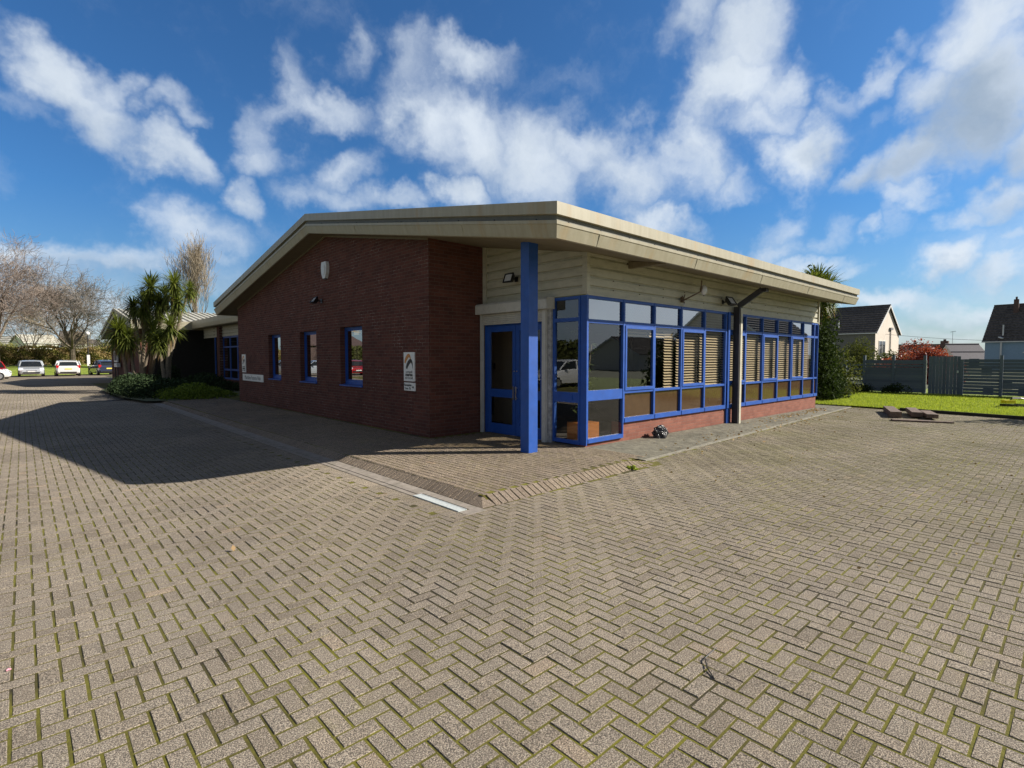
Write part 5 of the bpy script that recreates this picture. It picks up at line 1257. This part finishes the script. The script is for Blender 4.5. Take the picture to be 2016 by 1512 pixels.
gt = root('garden_gate', (FX, 4.5, 0), 'blue green gate of upright boards in the fence', 'gate')
mb = MB()
for k in range(9): y = 5.12 - k * .128; mb.box(FX - .07 + .003 * (k % 2), FX - .045 + .003 * (k % 2), y - .122, y, .05, 1.80 + .02 * sin(k * 2.0) * .5)
obj('upright_boards', mb, M['fence'], gt)
mb = MB(); mb.box(FX - .044, FX, 3.96, 5.14, .3, .4); mb.box(FX - .044, FX, 3.96, 5.14, 1.45, 1.55); obj('ledges', mb, M['fence'], gt)
mb = MB(); mb.box(FX - .09, FX - .07, 4.04, 4.10, 1.05, 1.15); obj('latch', mb, M['galv'], gt)
fr2 = root('garden_fence', (FX, 1.5, 0), 'blue green gapped board fence to the right of the gate', 'fence', 'blue green fence lengths')
for y in (3.93, 2.62, 1.1, -.5, -2.1, -3.7, -5.3, -6.9): obj('post', fpost(y, 1.84 if abs(y - 2.62) < .1 else 1.66), M['fence'], fr2)
for k_, (y0, y1) in enumerate(((2.68, 3.87), (1.16, 2.56), (-.44, 1.04), (-2.04, -.56), (-3.64, -2.16), (-5.24, -3.76), (-6.84, -5.36))):
    mb = MB()
    for k in range(11):
        z = .10 + k * .143; mb.box(FX - .02, FX + .005, y0, y1, z, z + .130 + .005 * sin(k * 3 + y0))
    obj('board_panel', mb, M['fence'], fr2)
    for k in range(3):
        mb = MB(); y = y0 + (y1 - y0) * random.uniform(.1, .8); z = .10 + random.randint(0, 9) * .143; mb.box(FX + .006, FX + .02, y, min(y1, y + .35), z - .01, z + .3); obj('patch_board', mb, M['fence'], fr2)
# small concrete post gap beside gate (pale edge post)
mb = MB(); mb.box(FX - .08, FX - .061, 5.19, 5.225, .1, 1.6); obj('pale_edge', mb, M['render_white'], fl)

# ==================================================================
#  HOUSES
# ==================================================================
def hus(u, v, w, o, ex, ey): return np.array(o) + np.array(ex) * u + np.array(ey) * v + np.array([0, 0, w])
def house(name, label, o, ang, lu, lv, ze, zr, wallm, roofm, group=None, courses=14, over=.25, gable_only=False):
    """o: near corner on the ground; u axis (ang) along the gable, v axis along the ridge. gable at v=0"""
    ex = np.array([cos(ang), sin(ang), 0]); ey = np.array([-sin(ang), cos(ang), 0])
    r = root(name, tuple(o), label, 'house', group)
    T = lambda u, v, w: hus(u, v, w, o, ex, ey)
    mb = MB()
    mb.v = [tuple(T(*p)) for p in [(0, 0, -1), (lu, 0, -1), (lu, 0, ze), (lu / 2, 0, zr - .1), (0, 0, ze), (0, lv, -1), (lu, lv, -1), (lu, lv, ze), (lu / 2, lv, zr - .1), (0, lv, ze)]]
    mb.f = [(0, 1, 2, 3, 4), (9, 8, 7, 6, 5), (0, 4, 9, 5), (1, 6, 7, 2)]
    wl = obj('wall', mb, wallm, r)
    mb = MB(); n = courses
    for side in (0, 1):
        for k in range(n):
            a0 = k / n; a1 = (k + 1) / n
            def U(t): u = -over + (lu / 2 + over) * t; return u if side == 0 else lu - u
            def Z(t): return ze - over * (zr - ze) / (lu / 2) + (zr - ze + over * (zr - ze) / (lu / 2)) * t
            pts = [T(U(a0), -over, Z(a0) + .11), T(U(a0), lv + over, Z(a0) + .11), T(U(a1), lv + over, Z(a1) + .01), T(U(a1), -over, Z(a1) + .01)]
            mb.quad(*pts)
            mb.quad(T(U(a0), -over, Z(a0) - .03), T(U(a0), lv + over, Z(a0) - .03), T(U(a0), lv + over, Z(a0) + .11), T(U(a0), -over, Z(a0) + .11))
    mb.tube([T(lu / 2, -over, zr + .02), T(lu / 2, lv + over, zr + .02)], .1, 6)
    rf = obj('roof', mb, roofm, r)
    mb = MB()
    for side in (0, 1):
        u0 = -over if side == 0 else lu + over; z0 = ze - over * (zr - ze) / (lu / 2)
        mb.beam(T(u0, -over, z0 - .08), T(lu / 2, -over, zr - .08), .04, .2)
    for u in (-over, lu + over): mb.beam(T(u, -over, ze - .25), T(u, lv + over, ze - .25), .12, .12)
    obj('bargeboard', mb, M['white'], rf)
    return r, T, wl, rf
def hwin(r, T, u0, u1, z0, z1, face='gable', v0=0, bars=2):
    """window on the gable (v=-) or on the u=0 side (face 'side', using u as v)"""
    def Q(a, b, z):  # a along, b outwards
        return T(a, -b, z) if face == 'gable' else T(-b, a, z)
    def bx(mb, a0, a1, b0, b1, z0_, z1_):
        P = [Q(a0, b0, z0_), Q(a1, b0, z0_), Q(a1, b1, z0_), Q(a0, b1, z0_), Q(a0, b0, z1_), Q(a1, b0, z1_), Q(a1, b1, z1_), Q(a0, b1, z1_)]
        mb.add(P, [(0, 3, 2, 1), (4, 5, 6, 7), (0, 1, 5, 4), (1, 2, 6, 5), (2, 3, 7, 6), (3, 0, 4, 7)])
    mb = MB(); t = .07
    bx(mb, u0, u1, 0, .06, z0, z0 + t); bx(mb, u0, u1, 0, .06, z1 - t, z1)
    for k in range(bars + 1): a = u0 + (u1 - u0 - t) * k / bars; bx(mb, a, a + t, 0, .06, z0 + t, z1 - t)
    w = obj('window', mb, M['white'], r)
    mb = MB(); mb.quad(Q(u0 + t, .03, z0 + t), Q(u1 - t, .03, z0 + t), Q(u1 - t, .03, z1 - t), Q(u0 + t, .03, z1 - t)); obj('pane', mb, M['houseglass'], w)
    mb = MB(); bx(mb, u0 - .1, u1 + .1, 0, .16, z0 - .12, z0); obj('sill', mb, M['render_white'], w)
def gz(px, d): p = at(px, 704, d); return np.array([p[0], p[1], 0.0])
# cream house: gable near-left corner at px 1722, right corner px 1771
p0 = gz(1722, 66.0); p1 = gz(1768, 71.5); dv = p1 - p0; ang = math.atan2(dv[1], dv[0]); lu = np.linalg.norm(dv)
zE = CAMH + 49 * 66.0 / F_PX; zR = CAMH + 102 * 68.7 / F_PX
rh, T, wl, rf = house('cream_house', 'cream rendered gable house with brown tiled roof beyond the fence', p0, ang, lu, 14, zE + .15, zR, M['render_cream'], M['tile'], 'houses beyond the fence', 12)
hwin(rh, T, lu * .14, lu * .40, CAMH - .1 + .15, CAMH + 1.9 + .2, 'gable')
mb = MB(); mb.add([tuple(T(*p)) for p in [(-.02, .02, -1), (-.02, 13.98, -1), (-.02, 13.98, zE + .02), (-.02, .02, zE + .02)]], [(0, 3, 2, 1)]); obj('side_wall', mb, M['shade_render'], rh)  # thin slab over the cream wall, grey colour stands for its shade
hwin(rh, T, 4.5, 6.0, 2.2, 3.6, 'side')
mb = MB(); mb.beam(T(lu * .60, -.08, 0), T(lu * .60, -.08, zE + .6), .09, .09); mb.beam(T(lu * .56, -.1, zE + .6), T(lu * .66, -.1, zE + .6), .25, .3); obj('downpipe', mb, M['signgrey'], rh)
mb = MB(); q = T(-.0, 4.6, 0); mb.beam(T(.6, 4.4, zE + .4), T(.6, 4.4, zE + 1.7), .14); mb.beam(T(.4, 4.4, zE + .35), T(1.0, 4.4, zE + .55), .3, .1); obj('roof_vent', mb, M['galv'], rf)
# blue house on the right: eaves face us
p0 = gz(1938, 62.0); angx = math.atan2(p0[1], p0[0]) - .25; lv = 14.0; p1 = p0 + np.array([cos(angx - pi / 2), sin(angx - pi / 2), 0]) * lv
zE = CAMH + 34 * 62 / F_PX; zR = CAMH + 98 * 66 / F_PX
rb, T, wl, rf = house('blue_house', 'blue rendered house with dark tiled roof at the right edge', p1, angx, 7.5, lv, zE, zR, M['render_blue'], M['tile'], 'houses beyond the fence', 14)
# v runs from the right end to the left end; u = 0 is the side that faces the yard
LVv = lv
hwin(rb, T, LVv - 5.2, LVv - 3.4, CAMH + .6, CAMH + 1.75, 'side')
hwin(rb, T, LVv - 9.2, LVv - 7.6, CAMH + .6, CAMH + 1.75, 'side')
mb = MB(); mb.beam(T(-.12, LVv - 1.45, -.5), T(-.12, LVv - 1.45, zE - .2), .16, .12); mb.beam(T(-.4, LVv - 1.6, zE + .15), T(.1, LVv - 1.2, zE + .3), .2, .1); mb.beam(T(.4, LVv - 1.45, zE + .3), T(.45, LVv - 1.45, zE + 1.7), .13)
obj('downpipe', mb, M['white'], rb)
mb = MB(); q = T(3.0, LVv - 1.9, 0); mb.box(q[0] - .22, q[0] + .22, q[1] - .22, q[1] + .22, zR - 1.3, zR + .55); mb.tube([(q[0], q[1], zR + .55), (q[0], q[1], zR + .85)], .1, 8)
obj('chimney', mb, M['chimbrick'], rf)
# low bungalow between the two houses: main roof and a slate extension
p0 = gz(1772, 80.0); p1 = gz(1892, 76.0); dv = p1 - p0; angv = math.atan2(dv[1], dv[0]); lv = np.linalg.norm(dv)
zE = CAMH - .5; zR = CAMH + 24 * 83 / F_PX
rl, T, wl, rf = house('low_bungalow', 'low bungalow with brown tiled roof and small chimney between the houses', p1, angv + pi / 2, 8.0, lv, zE, zR, M['render_cream'], M['tile_red'], 'houses beyond the fence', 13)
mb = MB(); q = T(3.6, 1.6, 0); mb.box(q[0] - .45, q[0] + .45, q[1] - .45, q[1] + .45, zR - .6, zR + .55); mb.tube([(q[0], q[1], zR + .55), (q[0], q[1], zR + .8)], .18, 8); obj('chimney', mb, M['chimbrick'], rf)
mb = MB(); q = T(3.8, .7, 0); mb.tube([(q[0], q[1], zR - .2), (q[0], q[1], zR + 2.0)], .022, 5)
ax = np.array([MW[0][0], MW[0][1], 0]); qq = np.array([q[0], q[1], zR + 1.9]); mb.tube([qq - ax * .35 - [0, 0, .05], qq + ax * .45 + [0, 0, .08]], .018, 5)
for k in range(6): c_ = qq + ax * (-.3 + k * .14) + np.array([0, 0, -.04 + k * .022]); mb.tube([c_ - [0, 0, .1], c_ + [0, 0, .1]], .010, 4)
obj('tv_aerial', mb, M['darkmetal'], rf)
mb = MB(); q = T(3.9, lv * .72, 0); mb.box(q[0] - .16, q[0] + .16, q[1] - .16, q[1] + .16, zR - .2, zR + .35); obj('vent_pot', mb, M['chimbrick'], rf)
p0 = gz(1884, 70.0); p1 = gz(1950, 69.0); dv = p1 - p0; angv = math.atan2(dv[1], dv[0]); lv = np.linalg.norm(dv)
zE = CAMH - .35; zR = CAMH + 25.5 * 72.5 / F_PX
house('slate_extension', 'low building with plain grey slate roof against the blue house', p1, angv + pi / 2, 6.0, lv, zE, zR, M['render_cream'], M['slate'], 'houses beyond the fence', 2, over=.1)

# houses mirrored in the long glazing (they stand across the yard, right of and behind the camera)
HM = 'houses mirrored in the glazing'
house('tiled_house', 'dark roofed house mirrored in the middle of the long glazing', (57, -26, 0), -pi / 2, 8, 15, 2.2, 4.4, M['render_white'], M['tile'], HM, 14)
house('tiled_house', 'tall roofed house mirrored in the far end of the long glazing', (61, -13, 0), -pi / 2, 10, 16, 4.6, 8.8, M['render_cream'], M['tile'], HM, 14)
shrub('garden_tree', 'dark leafy tree mirrored in the corner window', 'tree', (30.5, -14.5, 0), (2.2, 2.2, 2.3), 5000, .16, M['evergreen'], 'trees mirrored in the windows', 14, 61)
shrub('garden_tree', 'wide dark tree mirrored beside the corner window', 'tree', (23.5, -17.5, 0), (4.0, 2.2, 2.1), 6000, .16, M['evergreen'], 'trees mirrored in the windows', 14, 62)
bare_tree('bare_tree', (26.5, -12.5, 0), 4.6, 1.0, 'small twiggy tree mirrored in the corner window', 'tree', 'trees mirrored in the windows', M['twig'], 33, trunk_r=.08, first=1.2, levels=5, maxn=1800)
fs_ = root('boundary_fence', (17, -16, 0), 'plain board fence across the yard, seen only mirrored in the glazing', 'fence')
mb = MB()
for k in range(12): mb.box(14, 32, -16.05, -16.02, .05 + k * .14, .17 + k * .14)
obj('board_panel', mb, M['fence'], fs_)
# tree just outside the right edge: its shadow falls into the yard at the lower right
shrub('yard_tree', 'evergreen just beyond the right edge whose shadow reaches the yard', 'tree', (22.0, -.9, 0.2), (1.2, 1.0, 2.9), 4200, .16, M['evergreen'], None, 14, 63)
# hedge and brick building mirrored in the gable windows
mb = MB(); mb.box(-26, -18, 74, 88, 0, 3.4); mb.prism([(74, 3.4), (88, 3.4), (81, 5.4)], 'x', -26.3, -17.7)
obj('brick_outbuilding', mb, M['chimbrick'], None, label='orange brown building mirrored in the farthest gable window', cat='building')
hd2 = root('hedge', (-20, 40, 0), 'dark hedge beyond the side car park, mirrored in the gable windows', 'hedge')
n = 14000; P = np.stack([RNG.normal(-19.6, .3, n), RNG.uniform(5, 70, n), RNG.uniform(.0, 3.2, n)], 1); V, Fq = leaves(n, P, .45); bigmesh('foliage', V - np.array([-20, 40, 0]), Fq, M['olive'], parent=hd2)
mb = MB(); mb.box(-21, -20, 5, 70, 0, 2.9); obj('inner_growth', mb, M['earth'], hd2)
flat('side_verge', [(-19.5, 2), (-15.5, 2), (-15.5, 62), (-19.5, 62)], 0.01, M['lawn'])

# far left: white bungalows on the slope behind the hedge
def bung(px0, px1, d0, d1, z0, ze, zr, wallm, roofm, label, wins, depth=8, group='pale bungalows behind the hedge'):
    p0 = gz(px0, d0); p1 = gz(px1, d1); dv = p1 - p0; an = math.atan2(dv[1], dv[0]); l = np.linalg.norm(dv)
    r, T, wl, rf = house('bungalow', label, p1, an + pi / 2, depth, l, ze, zr, wallm, roofm, group, 5, over=.35)
    for (a_, b_) in wins: hwin(r, T, l - b_ * l, l - a_ * l, z0 + .75, ze - .22, 'side', bars=2)
    return r, T, l
bung(50, 117, 96, 100, 3.3, CAMH + 31 * 97 / F_PX, CAMH + 43 * 101 / F_PX, M['render_white'], M['metalroof'], 'white bungalow with pale roof and window band behind the hedge', [(.05, .22), (.28, .46), (.52, .70), (.76, .92)])
bung(128, 166, 100, 102, 3.3, CAMH + 27 * 100 / F_PX, CAMH + 50 * 104 / F_PX, M['render_white'], M['tile'], 'white bungalow with dark roof behind the trunk of the bare tree', [(.05, .3), (.62, .9)])
bung(176, 205, 108, 110, 3.3, CAMH + 22 * 108 / F_PX, CAMH + 34 * 112 / F_PX, M['render_white'], M['tile'], 'small white bungalow glimpsed right of the globe lamp', [(.1, .5)])
bung(-60, 24, 105, 104, 3.3, CAMH + 22 * 104 / F_PX, CAMH + 40 * 110 / F_PX, M['render_white'], M['metalroof'], 'long pale roofed bungalow behind the reddish bare tree', [(.7, .9)])
# overhead wire and lamp post
mb = MB(); a_ = at(1690, 652, 70); b_ = at(1936, 670, 62); pts = [a_ + (b_ - a_) * t - np.array([0, 0, .35 * 4 * t * (1 - t) * .5]) for t in np.linspace(0, 1, 14)]
mb.tube(pts, .018, 4); obj('overhead_wire', mb, M['darkmetal'], None, label='thin overhead wire between the two houses', cat='wire')
q = gz(174, 54); q[2] = .05
lp = root('lamp_post', tuple(q), 'lamp post with white globe between the white and navy cars', 'street lamp')
mb = MB(); mb.tube([q, q + [0, 0, 4.0]], [.06, .04], 8); obj('pole', mb, M['darkmetal'], lp)
mb = MB(); mb.box(q[0] - .12, q[0] + .12, q[1] - .08, q[1] + .02, .9, 2.0); obj('white_marker', mb, M['white'], lp)
mb = MB(); mb.ball(q + [0, 0, 4.12], .19, .19, .19, 14, 10); obj('globe', mb, M['white'], lp, smooth=True)
